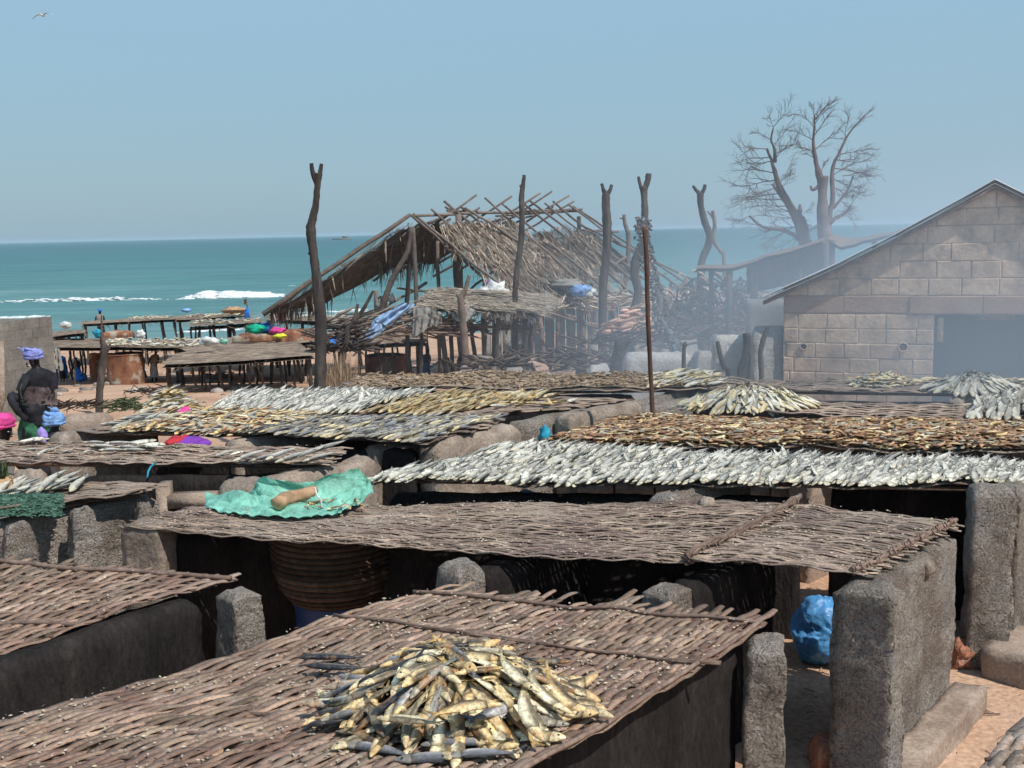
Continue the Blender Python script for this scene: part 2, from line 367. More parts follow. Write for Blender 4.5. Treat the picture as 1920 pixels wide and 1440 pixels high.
# sea bed so that no edge shows
ms = bpy.data.materials.new('sea_water'); ms.use_nodes = True; t = ms.node_tree; t.nodes.clear(); L = t.links; N = lambda k: t.nodes.new(k)
o_ = N('ShaderNodeOutputMaterial'); b = N('ShaderNodeBsdfPrincipled'); L.new(b.outputs[0], o_.inputs[0])
b.inputs['Roughness'].default_value = .35; b.inputs['Specular IOR Level'].default_value = .22
g = N('ShaderNodeNewGeometry'); sp = N('ShaderNodeSeparateXYZ'); L.new(g.outputs['Position'], sp.inputs[0])
mr = N('ShaderNodeMapRange'); mr.inputs[1].default_value = 75; mr.inputs[2].default_value = 900; L.new(sp.outputs['Y'], mr.inputs[0])
mp_ = N('ShaderNodeMapping'); mp_.inputs['Scale'].default_value = (.012, .05, 1); L.new(g.outputs['Position'], mp_.inputs['Vector'])
n1 = N('ShaderNodeTexNoise'); n1.inputs['Scale'].default_value = 1; n1.inputs['Detail'].default_value = 6; L.new(mp_.outputs[0], n1.inputs['Vector'])
ad = N('ShaderNodeMath'); ad.operation = 'MULTIPLY_ADD'; ad.inputs[1].default_value = .45; ad.inputs[2].default_value = -.22; L.new(n1.outputs['Fac'], ad.inputs[0])
ad2 = N('ShaderNodeMath'); ad2.operation = 'ADD'; L.new(ad.outputs[0], ad2.inputs[0]); L.new(mr.outputs[0], ad2.inputs[1])
cr = N('ShaderNodeValToRGB'); e = cr.color_ramp.elements; e.new(.12); e.new(.35)
for i, (p_, c_) in enumerate([(0, (.12, .235, .225)), (.06, (.065, .19, .182)), (.3, (.030, .140, .138)), (1, (.018, .100, .108))]):
    e[i].position = p_; e[i].color = (*c_, 1)
L.new(ad2.outputs[0], cr.inputs[0])
mp2 = N('ShaderNodeMapping'); mp2.inputs['Scale'].default_value = (.10, .5, 1); L.new(g.outputs['Position'], mp2.inputs['Vector'])
n2 = N('ShaderNodeTexNoise'); n2.inputs['Scale'].default_value = 1; n2.inputs['Detail'].default_value = 8; n2.inputs['Roughness'].default_value = .65; L.new(mp2.outputs[0], n2.inputs['Vector'])
fr = N('ShaderNodeMapRange'); fr.inputs[1].default_value = .70; fr.inputs[2].default_value = .75; fr.inputs[4].default_value = .6; L.new(n2.outputs['Fac'], fr.inputs[0])
mx = N('ShaderNodeMix'); mx.data_type = 'RGBA'; L.new(fr.outputs[0], mx.inputs[0]); L.new(cr.outputs[0], mx.inputs[6]); mx.inputs[7].default_value = (.6, .65, .65, 1)
vr = N('ShaderNodeMapRange'); vr.inputs[1].default_value = .3; vr.inputs[2].default_value = .7; vr.inputs[3].default_value = .72; vr.inputs[4].default_value = 1.28; L.new(n2.outputs['Fac'], vr.inputs[0])
m2 = N('ShaderNodeMix'); m2.data_type = 'RGBA'; m2.blend_type = 'MULTIPLY'; m2.inputs[0].default_value = 1; L.new(mx.outputs[2], m2.inputs[6]); L.new(vr.outputs[0], m2.inputs[7])
L.new(m2.outputs[2], b.inputs['Base Color'])
bm = N('ShaderNodeBump'); bm.inputs['Strength'].default_value = .6; bm.inputs['Distance'].default_value = .8; L.new(n2.outputs['Fac'], bm.inputs['Height']); L.new(bm.outputs[0], b.inputs['Normal'])
M['sea'] = ms
sy = axis_vals([(60, 200, 160), (200, 500, 40), (500, 2000, 15), (2000, 9000, 7)])
sx = axis_vals([(-6000, -200, 6), (-200, 200, 80), (200, 6000, 6)])
def sea_h(x, y):
    if y > 480 or abs(x) > 190: return 0
    f = min(1, (y - 60) / 30) * (1 - y / 480)
    return f * (.16 * math.sin(y * .42 + 1.5 * N3(x * .02, y * .02) * 3) + .12 * N3(x * .06, y * .25))
mb = MB(); V = [(x, y, SEA_Z + sea_h(x, y)) for x in sx for y in sy]; k = len(sy)
mb.add(V, [(i * k + j, (i + 1) * k + j, (i + 1) * k + j + 1, i * k + j + 1) for i in range(len(sx) - 1) for j in range(k - 1)])
tag(mb.build('sea', M['sea']), 'turquoise sea with small waves reaching the horizon', kind='structure')
mf = mk('sea_foam', [(.3, (.62, .66, .66)), (.6, (.80, .82, .82))], .8, .8, 3, .2, .9, 0, .1, fine=.1)
M['foam'] = mf
def breaker(u0, v0, u1, v1, hpx, foam_cov, seed, name, label, thick=1.0):
    # a wave ridge along the line, its crest covered with foam where foam_cov(t) says
    mbw = MB(); mbf = MB(); n = 90
    A = P(u0, v0, SEA_Z); B = P(u1, v1, SEA_Z)
    H = hpx * ((A.y + B.y) / 2) / FPX
    def ridge(a, b):                        # a along, b 0..1 front to back
        p = A.lerp(B, a); env = math.sin(math.pi * min(1, max(0, a))) ** .5
        h = H * env * (.75 + .5 * N3(a * 9 + seed)) * max(0, math.sin(math.pi * min(1, b * 1.0))) ** 1.2
        return Vector((p.x, p.y + (b - .3) * 5.0 * thick, SEA_Z - .12 + h))
    mbw.grid(ridge, n, 8); w_ = thing(name, label, 'wave', A.lerp(B, .5))
    mbw.build('wave_face', M['sea'], w_)
    V = []; Q = []
    # foam: lumps along crest and front
    for i in range(int(700 * thick)):
        a = rnd(); c = foam_cov(a)
        if rnd() > c: continue
        b_ = ru(.12, .55) * (1 if c > .6 else .8)
        q = ridge(a, b_); s_ = ru(.12, .40) * (.5 + .7 * c) * max(.35, H)
        mbf.blob((q.x, q.y - .2, q.z + .02), s_ * ru(1.2, 3.4), s_ * .8, s_ * ru(.35, .6), .3, 1.6, 5, 7, seed=i)
    mbf.build('foam', M['foam'], w_)
breaker(335, 561, 522, 557, 14, lambda a: min(1, .25 + 3 * a) if a > .03 else 0, 1, 'breaking_wave', 'bright white breaking wave left of the forked post')
breaker(-60, 568, 330, 562, 9, lambda a: max(0, .75 - abs(a - .6) * 1.2 + .3 * N3(a * 14)), 5, 'breaking_wave', 'low foaming wave at the far left of the sea', .8)
breaker(560, 562, 900, 548, 5, lambda a: max(0, .35 + .5 * N3(a * 9)), 9, 'breaking_wave', 'thin foaming wave seen through the ruined hut', .6)
breaker(480, 590, 860, 578, 6, lambda a: .7, 12, 'breaking_wave', 'foam line at the shore behind the left side of the ruined hut', .6)
breaker(-40, 596, 110, 592, 4, lambda a: .6, 15, 'breaking_wave', 'thin foam line just above the grey block wall', .5)
breaker(330, 622, 470, 618, 5, lambda a: .8, 19, 'breaking_wave', 'white shore foam behind the far fish tables', .5)
breaker(1120, 516, 1165, 515, 5, lambda a: .8, 22, 'breaking_wave', 'small whitecap between the forked posts', .5)

# ship on the horizon
mb = MB(); c = P(640, 441, SEA_Z)
c = CO + (c - CO) * (1500 / max(1, c.y)) if c.y > 0 else c
c.z = SEA_Z
mb.box(c + Vector((0, 0, 0)), Vector((1, 0, 0)), Vector((0, 1, 0)), Vector((0, 0, 1)), 26, 6, 2.0, .95)
sh = thing('ship', 'tiny grey ship on the horizon', 'ship', c); mb.build('hull', M['greyblock'], sh)
mb = MB(); mb.box(c + Vector((5, 0, 2.0)), Vector((1, 0, 0)), Vector((0, 1, 0)), Vector((0, 0, 1)), 7, 4, 3.0); mb.build('cabin', M['greyblock'], sh)

# ---------------------------------------------------------------- woven mats
class Mat:
    def __init__(s, NL, NR, FL, FR, wave=.03, z=1.4, seed=0, sag=0.0):
        f = lambda c: Vector((c[0], c[1], z)) if (isinstance(c, tuple) and len(c) == 2 and abs(c[0]) < 60 and abs(c[1]) < 60) else P(c[0], c[1], z)
        s.NL, s.NR, s.FL, s.FR = f(NL), f(NR), f(FL), f(FR); s.wave = wave; s.seed = seed; s.z = z; s.sag = sag
    def pt(s, a, b, dz=0.0):
        p = s.NL.lerp(s.NR, a).lerp(s.FL.lerp(s.FR, a), b)
        e = .035 * N3(a * 6 + s.seed, b * 3)
        dn = (s.FL - s.NL).normalized()
        p = p + dn * (e if (b < .15 or b > .85) else 0)
        z = s.wave * (N3(p.x * .9 + s.seed, p.y * .9) * 1.6 + .5 * N3(p.x * 2.7, p.y * 2.7 + s.seed)) - s.sag * math.sin(math.pi * min(1, max(0, a)))
        return Vector((p.x, p.y, p.z + z + dz))
MW = (.7071, .7071)
def build_mat(mt, label, rows, along='s', indiv=True, cell=.17, piece=1.25, m='slat', prot=.12, name='drying_mat', group=None,
              wf=1.0, thick=.008, amp=.012, cross=True, jitz=0.0, seg=3.0):
    c = mt.pt(.5, .5); th = thing(name, label, 'mat', (c.x, c.y, mt.z), group); wf *= 1.18
    f = (lambda l, w_, dz=0: mt.pt(l, w_, dz)) if along == 's' else (lambda l, w_, dz=0: mt.pt(w_, l, dz))
    Lm = (f(1, .5) - f(0, .5)).length; Wm = (f(.5, 1) - f(.5, 0)).length; pitch = Wm / rows
    joined = MB(); cnt = 0; ncell = max(2, int(Lm / cell))
    total = []
    for i in range(rows):
        wv = (i + .5) / rows; pos = -ru(0, .6) * piece / Lm
        while pos < 1:
            ln = piece * ru(.7, 1.3) / Lm; a = max(-prot * rnd() / Lm, pos); b_ = min(1 + prot * rnd() ** 2 / Lm, pos + ln)
            if b_ - a > .06: total.append((i, wv, a, b_))
            pos += ln * .93
    for (i, wv, a, b_) in total:
        n = max(4, int((b_ - a) * Lm / cell * seg)); pts = []; off = ru(-.25, .25) / rows; tilt = ru(-.006, .006); ph = ru(-.4, .4) + .35 * wv * rows * .0
        oz = ru(-.004, .004)
        for k in range(n + 1):
            l = a + (b_ - a) * k / n
            wob = (.30 * N3(l * Lm * 2.2, i * 3.1 + mt.seed) + .22 * math.sin(math.pi * l * ncell + math.pi * i + 1.57)) / rows
            z = amp * math.cos(math.pi * l * ncell + math.pi * i + ph) + oz + (tilt * (k / n - .5) * 2) + .006 * N3(l * 9, i * 1.7)
            lc = min(1.0, max(0, l)); q = f(lc, min(1, max(0, wv + wob + off)), z)
            if l != lc: q = q + (f(1, wv) - f(.97, wv)).normalized() * ((l - lc) * Lm)
            pts.append(q)
        wd = pitch * .60 * wf * ru(.8, 1.2); rr = [wd * (.75 if k in (0, n) else 1) for k in range(n + 1)]
        mb = joined if not (indiv and cnt < 300) else MB()
        g_ = ru(.62, 1.3); mb.c = (g_ * ru(.97, 1.06), g_, g_ * ru(.92, 1.02))
        if rnd() < .025: continue
        mb.tube(pts, rr, 5 if indiv else 4, thick / wd, up=(0, 0, 1))
        if mb is not joined: mb.build('slat', M[m], th); cnt += 1
    if joined.n:
        o = joined.build('slats', M[m], th); o['kind'] = 'stuff'
    if cross:
        jb = MB()
        for k in range(ncell + 1):
            l = k / ncell; g_ = ru(.6, 1.0); jb.c = (g_, g_, g_)
            pts = [f(min(1, max(0, l)), t_, -.004 + .008 * math.sin(t_ * rows * math.pi + k * math.pi)) for t_ in [x / 14 for x in range(15)]]
            jb.tube(pts, ru(.007, .011), 5)
        o = jb.build('cross_sticks', M['stick'], th); o['kind'] = 'stuff'
    # carrying poles below
    for k in range(3 if Lm > 3 else 2):
        t_ = (k + .5) / (3 if Lm > 3 else 2); pb = MB()
        pb.tube([f(.02, .08 + .84 * t_ , -.055), f(.5, .08 + .84 * t_, -.06), f(.98, .08 + .84 * t_, -.055)], .022, 6)
        pb.build('carrying_pole', M['stick'], th)
    return th
def ridge_stick(mt, th, pts_lw, along='s', r=.014, m='stick', n=1, twist=False, name='binding_stick', dz=.02):
    f = (lambda l, w_, z=0: mt.pt(l, w_, z)) if along == 's' else (lambda l, w_, z=0: mt.pt(w_, l, z))
    pb = MB(); (l0, w0), (l1, w1) = pts_lw; K = 24
    for q in range(n):
        pts = [f(l0 + (l1 - l0) * i / K + (ru(-.002, .002)), w0 + (w1 - w0) * i / K, dz + r * .8 * q + (.01 * math.sin(i * 1.9 + q * 2.1) if twist else 0)) for i in range(K + 1)]
        pb.tube(pts, r, 6)
    if twist:
        for i in range(40):
            t_ = rnd(); c = f(l0 + (l1 - l0) * t_, w0 + (w1 - w0) * t_, dz + .02)
            pb.tube([c + Vector((ru(-.03, .03), ru(-.03, .03), -.02)), c + Vector((0, 0, .02)), c + Vector((ru(-.03, .03), ru(-.03, .03), -.02))], .006, 4)
    pb.build(name, M[m], th)
def crumbs(mt, label, n, size=.012, name='fish_flecks', m='crumb', reg=None):
    mb = MB()
    for i in range(n):
        a, b_ = (rnd(), rnd()) if reg is None else (ru(reg[0], reg[1]), ru(reg[2], reg[3]))
        if N3(a * 7, b_ * 5, mt.seed) < -.15: continue
        q = mt.pt(a, b_, .022 + rnd() * .006); s_ = size * ru(.4, 1.5); th_ = ru(0, 6.28); dx, dy = math.cos(th_) * s_, math.sin(th_) * s_
        g_ = ru(.6, 1.15); mb.c = (g_, g_ * .95, g_ * ru(.75, .95))
        mb.add([(q.x - dx, q.y - dy, q.z), (q.x + dy * .4, q.y - dx * .4, q.z + .004), (q.x + dx, q.y + dy, q.z + .001), (q.x - dy * .4, q.y + dx * .4, q.z)], [(0, 1, 2, 3)])
    return tag(mb.build(name, M[m]), label, kind='stuff')

# the nearest mat, the left mat and the long empty mat: every slat its own part
R1 = Mat((-3.80, 3.42), (-.62, 3.36), (-.58, 6.32), (1.38, 5.70), .035, seed=1)
t1 = build_mat(R1, 'nearest woven cane mat, in the foreground, with the big heap of smoked fish on it', 80, 't', True, .15, 1.35, 'slat', .30, wf=1.02, amp=.012)
ridge_stick(R1, t1, ((.84, .02), (.765, 1.05)), 't', .008, n=2); ridge_stick(R1, t1, ((.985, .0), (.985, 1.0)), 't', .011, n=1)
ridge_stick(R1, t1, ((.27, .02), (.25, 1.0)), 't', .012, n=1)
ridge_stick(R1, t1, ((.05, 1.01), (.995, .995)), 't', .012, n=1)
crumbs(R1, 'pale scraps of fish scattered over the nearest mat', 2600, .011)
R2 = Mat((-5.1, 4.5), (-3.62, 4.55), (-4.7, 7.32), (445, 1082), .035, seed=2)
t2 = build_mat(R2, 'woven cane mat at the left edge, empty, beside the foreground mat', 58, 't', True, .15, 1.3, 'slat', .2, wf=1.02)
ridge_stick(R2, t2, ((.62, .0), (.60, 1.0)), 't', .013, n=1); ridge_stick(R2, t2, ((.99, .0), (.985, 1.0)), 't', .016, n=1)
crumbs(R2, 'pale scraps of fish on the left woven mat', 900, .010)
R3 = Mat((238, 992), (1285, 1056), (425, 948), (1492, 944), .03, seed=3)
t3 = build_mat(R3, 'long empty woven mat with the green plastic sheet on its left end', 78, 's', True, .17, 1.3, 'slat_grey', .14, wf=1.0, amp=.0075, thick=.006)
R3b = Mat((1290, 1056), (1600, 1078), (1494, 944), (1795, 985), .03, seed=4)
t3b = build_mat(R3b, 'short empty woven mat joined to the long one by a dark bound seam', 70, 's', True, .17, 1.2, 'slat_grey', .10, wf=1.0, amp=.0075, thick=.006)
ridge_stick(R3b, t3b, ((.0, -.02), (.0, 1.04)), 's', .017, n=3, twist=True, name='bound_seam', dz=.03)
ridge_stick(R3b, t3b, ((.995, .0), (.995, 1.0)), 's', .013, n=2, twist=True, name='edge_stick')
crumbs(R3, 'pale scraps of fish on the long empty mat', 1700, .010); crumbs(R3b, 'pale scraps of fish on the short right hand mat', 800, .010)
R13 = Mat((1822, 1470), (2200, 1470), (1932, 1330), (2300, 1330), .04, seed=13)
build_mat(R13, 'frayed dark woven mat poking in at the bottom right corner', 22, 't', True, .15, .8, 'slat_grey', .25, wf=1.0)

RACK = {}
def rack(key, NL, NR, FL, FR, label, rows=14, m='slat_grey', wave=.035, **k):
    RACK[key] = Mat(NL, NR, FL, FR, wave, seed=hash(key) % 50 if False else len(RACK) * 3 + 5)
    return build_mat(RACK[key], label, rows, 's', False, .25, 1.6, m, .18, wf=1.1, seg=2.0, **k)
rack('R4', (695, 908), (2150, 914), (945, 842), (2150, 893), 'long mat under the broad carpet of silver fish', 16)
rack('R5', (1030, 834), (2150, 851), (1165, 787), (2150, 804), 'long mat under the brown dried fish at the right', 14)
rack('R6', (1275, 770), (2050, 793), (1320, 747), (2050, 764), 'purplish mat with a dome of silver fish at its left end', 14)
rack('R7', (1330, 730), (2050, 743), (1345, 708), (2050, 715), 'farthest mat in front of the block building', 12)
rack('R8', (645, 732), (1345, 730), (680, 706), (1345, 707), 'mat covered with a brown crust of small fry behind the rusty pole', 12)
rack('R9', (393, 776), (925, 780), (455, 737), (1190, 747), 'mat with silver fish at its left and golden fish at its middle', 16)
rack('R10', (150, 808), (800, 830), (285, 780), (945, 787), 'mat heaped with mixed golden and grey fish left of centre', 14)
rack('R11', (-60, 868), (600, 870), (-60, 829), (645, 838), 'sagging weathered mat at the left with a few white fish', 22)
rack('R12', (-60, 962), (262, 924), (-60, 906), (285, 906), 'small frayed mat at the left edge above the green net', 16)
crumbs(RACK['R11'], 'pale scraps of fish on the sagging left mat', 700, .014)
crumbs(RACK['R6'], 'pale scraps on the purplish mat', 250, .014); crumbs(RACK['R7'], 'pale scraps on the farthest mat', 250, .015)

# ---------------------------------------------------------------- walls of the smoking ovens
Z = Vector((0, 0, 1)); AX = Vector((.7071, .7071, 0)); AXN = Vector((.7071, -.7071, 0))
def oven_wall(p0, p1, label, thick=.22, h=1.32, m='wall', cat='wall', name='oven_wall', amp=.02, rt=.5, fine=.006, ext=0, hl=None):
    p0 = Vector((p0[0], p0[1], 0)); p1 = Vector((p1[0], p1[1], 0)); d = p1 - p0; L_ = d.length; d.normalize(); nrm = Vector((d.y, -d.x, 0))
    c = (p0 + p1) / 2; zb = min(gz(p0.x, p0.y), gz(p1.x, p1.y)) - .05
    mb = MB(); nx = max(3, int(L_ / .07)); nx = min(nx, 60)
    mb.rough_box(Vector((c.x, c.y, zb)), d, nrm, Z, L_, thick, h - zb, nx, 4, 26, amp, 3.0, rt, fine=fine)
    o = mb.build(name, M[m]); return tag(o, label, cat)
def W(u, v, z=1.35): q = P(u, v, z); return Vector((q.x, q.y, 0))
def pw(u, v, L_, label, z=1.36, thick=.22, dirv=AX, m='wall', **k):
    a = W(u, v, z); b_ = a + dirv * L_; return oven_wall(a, b_, label, thick, z, m, **k)
WA = []
# foreground oven
a = W(1440, 1203, 1.38); iw = Vector((-.38, .18, 0)); oven_wall(a + Vector((-.24, .14, 0)), a + iw - Vector((.66, .75, 0)) * 3.4, 'sooty wall, darkened for shade, under the right edge of the foreground mat', .22, 1.37, 'soot_shade')
mb = MB(); q = a + AX * .1
mb.rough_box(Vector((q.x - .07, q.y + .02, 0)), Vector((.98, -.2, 0)), Vector((.2, .98, 0)), Z, .215, .3, 1.36, 7, 6, 40, .03, 3, .12, fine=.010); tag(mb.build('wall_pillar', M['wall']), 'rough grey pillar at the right corner of the foreground mat', 'pillar')
# left oven
a = W(425, 1120, 1.38); oven_wall(a + Vector((-.26, .08, 0)), a + Vector((-.26, .08, 0)) - Vector((.60, .80, 0)) * 3.4, 'sooty wall, darkened for shade, under the near edge of the left mat', .22, 1.38, 'soot_shade')
mb = MB(); q = a + AX * .08
mb.rough_box(Vector((q.x, q.y, 0)), AX, AXN, Z, .22, .25, 1.40, 8, 8, 40, .025, 3, .14, taper=.92, fine=.010); tag(mb.build('wall_pillar', M['wall']), 'narrow round topped pillar at the corner of the left mat', 'pillar')
# long oven (R3)
a = W(1632, 1098, 1.40); b_ = Vector((P(1790, 992, 1.38).x, P(1790, 992, 1.38).y, 0))
dA = (b_ - a).normalized(); nA = Vector((dA.y, -dA.x, 0))
mb = MB(); c = (a + b_) / 2 - nA * .11
mb.rough_box(Vector((c.x, c.y, 0)), dA, nA, Z, (b_ - a).length, .26, 1.335, 40, 5, 44, .018, 3, .06, fine=.010)
tag(mb.build('oven_wall', M['wall']), 'big rough plastered end wall under the right end of the long mat', 'wall')
mb = MB(); c2 = a + dA * .02 + nA * .0
mb.rough_box(Vector((c2.x, c2.y, 0)), dA, nA, Z, .2, .36, 1.385, 6, 8, 44, .02, 3, .22, fine=.010)
tag(mb.build('wall_pillar', M['wall']), 'tall rough pillar under the front right corner of the long mat', 'pillar')
mb = MB(); c = (a + b_) / 2 + nA * .13 - dA * .1
mb.rough_box(Vector((c.x, c.y, -.05)), dA, nA, Z, (b_ - a).length + .4, .22, .24, 26, 5, 5, .022, 4, 0); tag(mb.build('concrete_plinth', M['plinth']), 'sandy concrete plinth along the foot of the big end wall', 'plinth')
mb = MB(); q = P(1727, 1058, 1.28); mb.rough_box(q - Z * .05, dA, nA, Z, .09, .16, .08, 3, 5, 4, .012, 6, .2); tag(mb.build('beam_end', M['mud']), 'beam end sticking out of the big end wall below the mat edge', 'beam')
mb = MB(); q = G(1552, 1452) ; mb.rough_box(Vector((q.x, q.y + .05, -.05)), Vector((1, 0, 0)), Vector((0, 1, 0)), Z, .16, .25, .28, 6, 6, 6, .05, 6, .6); tag(mb.build('broken_brick_lump', M['brick']), 'broken reddish lump at the foot of the tall rough pillar', 'rubble')
a = W(272, 1000, 1.36); mb = MB(); mb.rough_box(Vector((a.x, a.y + .08, 0)), Vector((.95, -.3, 0)), Vector((.3, .95, 0)), Z, .34, .24, 1.44, 6, 5, 30, .035, 3, .3, fine=.010); tag(mb.build('wall_pillar', M['mud']), 'broken mud topped pillar at the left end of the long mat', 'pillar')
oven_wall(a + AX * .2, a + AX * 1.2, 'dark partition wall behind the broken mud topped pillar', .2, 1.3, 'soot_shade')
for (u, v, L_, lb, z_) in ((862, 1050, 1.2, 'round topped pillar below the middle of the long mat', 1.40), (1250, 1083, 1.15, 'square rough pillar below the long mat right of centre', 1.36)):
    a = W(u, v, z_); mb = MB()
    mb.rough_box(Vector((a.x, a.y, 0)), AX, AXN, Z, .24, .24, z_ - (.02 if u < 1000 else .06), 6, 6, 36, .02, 3, .4 if u < 1000 else .1, fine=.010); tag(mb.build('wall_pillar', M['wall']), lb, 'pillar')
    oven_wall(a + AX * .14, a + AX * L_, 'sooty partition wall behind the ' + lb.split(' below')[0], .2, 1.28, 'soot_shade')
a = W(330, 962, 1.36); b_ = W(1440, 975, 1.36); oven_wall(a, b_, 'sooty back wall of the long oven', .18, 1.27, 'soot_shade')
# ovens behind
def wb(u0, v0, u1, v1, label, m='soot_shade', z=1.34, h=None): return oven_wall(W(u0, v0, z), W(u1, v1, z), label, .2, h or z, m)
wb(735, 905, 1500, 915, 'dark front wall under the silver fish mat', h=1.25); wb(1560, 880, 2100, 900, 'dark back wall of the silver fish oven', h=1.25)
mb = MB(); a = W(1858, 932, 1.4); a2 = G(1858, 1235)
mb.rough_box(Vector((a.x, a.y, 0)), Vector((.97, -.24, 0)), Vector((.24, .97, 0)), Z, .32, .3, 1.5, 7, 7, 44, .025, 3, .3, fine=.010); tag(mb.build('wall_pillar', M['wall']), 'broad round topped pillar near the right edge', 'pillar')
oven_wall(Vector((a.x + .16, a.y + .12, 0)), Vector((a.x + .16, a.y + .12, 0)) + AX * 2.2, 'rough plastered wall running back from the broad right hand pillar', .24, 1.46, 'wall')
mb = MB(); c = Vector((a.x, a.y, 0)) + AX * .9 + AXN * .30; mb.rough_box(Vector((c.x, c.y, -.05)), AX, AXN, Z, 2.4, .42, .30, 24, 5, 4, .028, 4, 0); tag(mb.build('concrete_plinth', M['plinth']), 'sandy plinth at the foot of the right hand pillar and wall', 'plinth')
mb = MB(); mb.rough_box(Vector((a.x - .22, a.y - .02, -.05)), Vector((1, 0, 0)), Vector((0, 1, 0)), Z, .17, .2, .27, 12, 8, 12, .06, 11, .3); tag(mb.build('broken_brick_lump', M['brick']), 'crumbling red brick lump beside the broad right hand pillar', 'rubble')
pw(1237, 930, 1.2, 'round pillar top showing under the silver fish mat', 1.37, .26)
pw(800, 826, 1.3, 'round topped wall end under the middle left fish mat', 1.38, .3, m='mud')
pw(1055, 778, 1.4, 'round topped wall end left of the rusty pole', 1.42, .24, m='mud'); pw(1180, 770, 1.4, 'dark wall end beside the rusty pole', 1.3, .22, m='wall')
pw(960, 792, 1.3, 'wall end at the right of the mixed fish mat', 1.38, .24, m='wall'); pw(1500, 836, 1.0, 'round pale pillar top under the brown fish mat', 1.42, .24, m='plinth')
pw(430, 826, 1.2, 'rounded mud wall end behind the white fish', 1.38, .26, m='mud'); pw(100, 812, 1.2, 'rounded mud wall end behind the sagging mat', 1.40, .34, m='mud')
pw(1255, 734, 1.3, 'lumpy mud wall end right of the rusty pole', 1.36, .3, m='mud'); pw(1310, 735, 1.3, 'second lumpy mud wall end right of the rusty pole', 1.36, .28, m='mud')
pw(1787, 748, 1.2, 'pale stone pillar under the farthest mat', 1.36, .2, m='mud'); pw(1160, 758, 1.3, 'grey wall end under the empty right part of the far mat', 1.33, .2, m='wall')
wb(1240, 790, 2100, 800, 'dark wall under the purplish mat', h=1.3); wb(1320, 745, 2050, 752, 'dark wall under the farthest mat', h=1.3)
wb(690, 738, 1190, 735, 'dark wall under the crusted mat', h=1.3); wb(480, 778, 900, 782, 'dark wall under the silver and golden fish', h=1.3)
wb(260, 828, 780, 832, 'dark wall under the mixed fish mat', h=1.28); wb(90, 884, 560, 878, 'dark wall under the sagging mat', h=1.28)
wb(1010, 788, 1190, 760, 'grey plastered wall under the far mat left of the pole', 'wall', h=1.32)
pw(690, 835, 1.2, 'pale block wall end left of the silver fish', 1.34, .22, m='mud'); pw(740, 838, 1.2, 'second pale block wall end left of the silver fish', 1.30, .22, m='mud')
wb(800, 835, 940, 800, 'rough grey wall under the right end of the mixed fish mat', 'wall', h=1.33)
# mud wall in the middle left with rounded top
oven_wall(W(500, 905, 1.3), W(690, 858, 1.3), 'low rounded mud wall behind the green sheet', .3, 1.33, 'mud', amp=.04)
# brick course under brown fish
w5 = thing('brick_wall', 'low wall of long pale mud bricks under the brown fish mat', 'wall', W(1300, 850, 1.3))
a = W(1085, 848, 1.2); b_ = W(1760, 858, 1.2); d_ = (b_ - a).normalized(); n_ = Vector((d_.y, -d_.x, 0)); L_ = (b_ - a).length
mb = MB(); c = (a + b_) / 2; mb.box(Vector((c.x, c.y + .04, 0)), d_, n_, Z, L_, .16, 1.12); mb.build('mortar_core', M['mortar'], w5)
x = 0
while x < L_ - .1:
    l_ = min(ru(.34, .5), L_ - x)
    for k in range(3):
        c = a + d_ * (x + l_ / 2); mb = MB(); mb.rough_box(Vector((c.x, c.y, .72 + k * .17)), d_, n_, Z, l_ - .025, .24, .155, 3, 2, 2, .010, 5, 0, fine=.002); mb.build('brick', M['plinth'], w5)
    x += l_
# left buttressed wall
a = W(-60, 985, 1.3); b_ = W(288, 925, 1.3); d_ = (b_ - a).normalized(); n_ = Vector((d_.y, -d_.x, 0))
mb = MB(); c = (a + b_) / 2; mb.rough_box(Vector((c.x, c.y, 0)), d_, n_, Z, (b_ - a).length, .22, 1.30, 50, 4, 30, .035, 2.2, .5, fine=.010); bw = mb.build('buttressed_wall', M['wall'])
tag(bw, 'rough plastered wall with rounded buttresses at the left edge', 'wall')
for (u, v, ww, zz) in ((22, 965, .30, 1.42), (148, 940, .24, 1.42), (262, 928, .20, 1.36)):
    q = W(u, v, zz) + n_ * .07; mb = MB(); mb.rough_box(Vector((q.x, q.y, 0)), d_, n_, Z, ww * 1.3, .26, zz - .05, 8, 6, 36, .05, 3, .6, taper=.6, fine=.010); mb.build('buttress', M['wall'], bw)
mb = MB(); q = W(350, 905, 1.3); mb.box(Vector((q.x - .25, q.y + .1, 0)), Vector((1, 0, 0)), Vector((0, 1, 0)), Z, .1, .2, 1.28)
mb.box(Vector((q.x + .02, q.y + .1, 1.05)), Vector((1, 0, 0)), Vector((0, 1, 0)), Z, .44, .2, .12); mb.box(Vector((q.x + .16, q.y + .1, .6)), Vector((1, 0, 0)), Vector((0, 1, 0)), Z, .12, .2, .45)
tag(mb.build('stove_opening', M['plinth']), 'small pale framed opening between the left mats', 'opening')
# boulders on the wall tops
for (u, v, w_, zz, lb) in ((55, 886, .33, 1.40, 'rounded boulder under the sagging left mat'), (462, 905, .46, 1.5, 'large rounded boulder left of the green sheet'), (1325, 942, .10, 1.45, 'small stone lying on the far edge of the long mat')):
    q = P(u, v, zz); mb = MB()
    if w_ > .2: mb.rough_box(Vector((q.x, q.y, 0)), Vector((.95, -.3, 0)), Vector((.3, .95, 0)), Z, w_, w_ * .8, zz + .02, 8, 8, 26, .04, 3, .95)
    else: mb.blob(q, w_ * .7, w_ * .6, w_ * .45, .25, 2, 8, 10, 3)
    tag(mb.build('boulder', M['mud']), lb, 'stone')
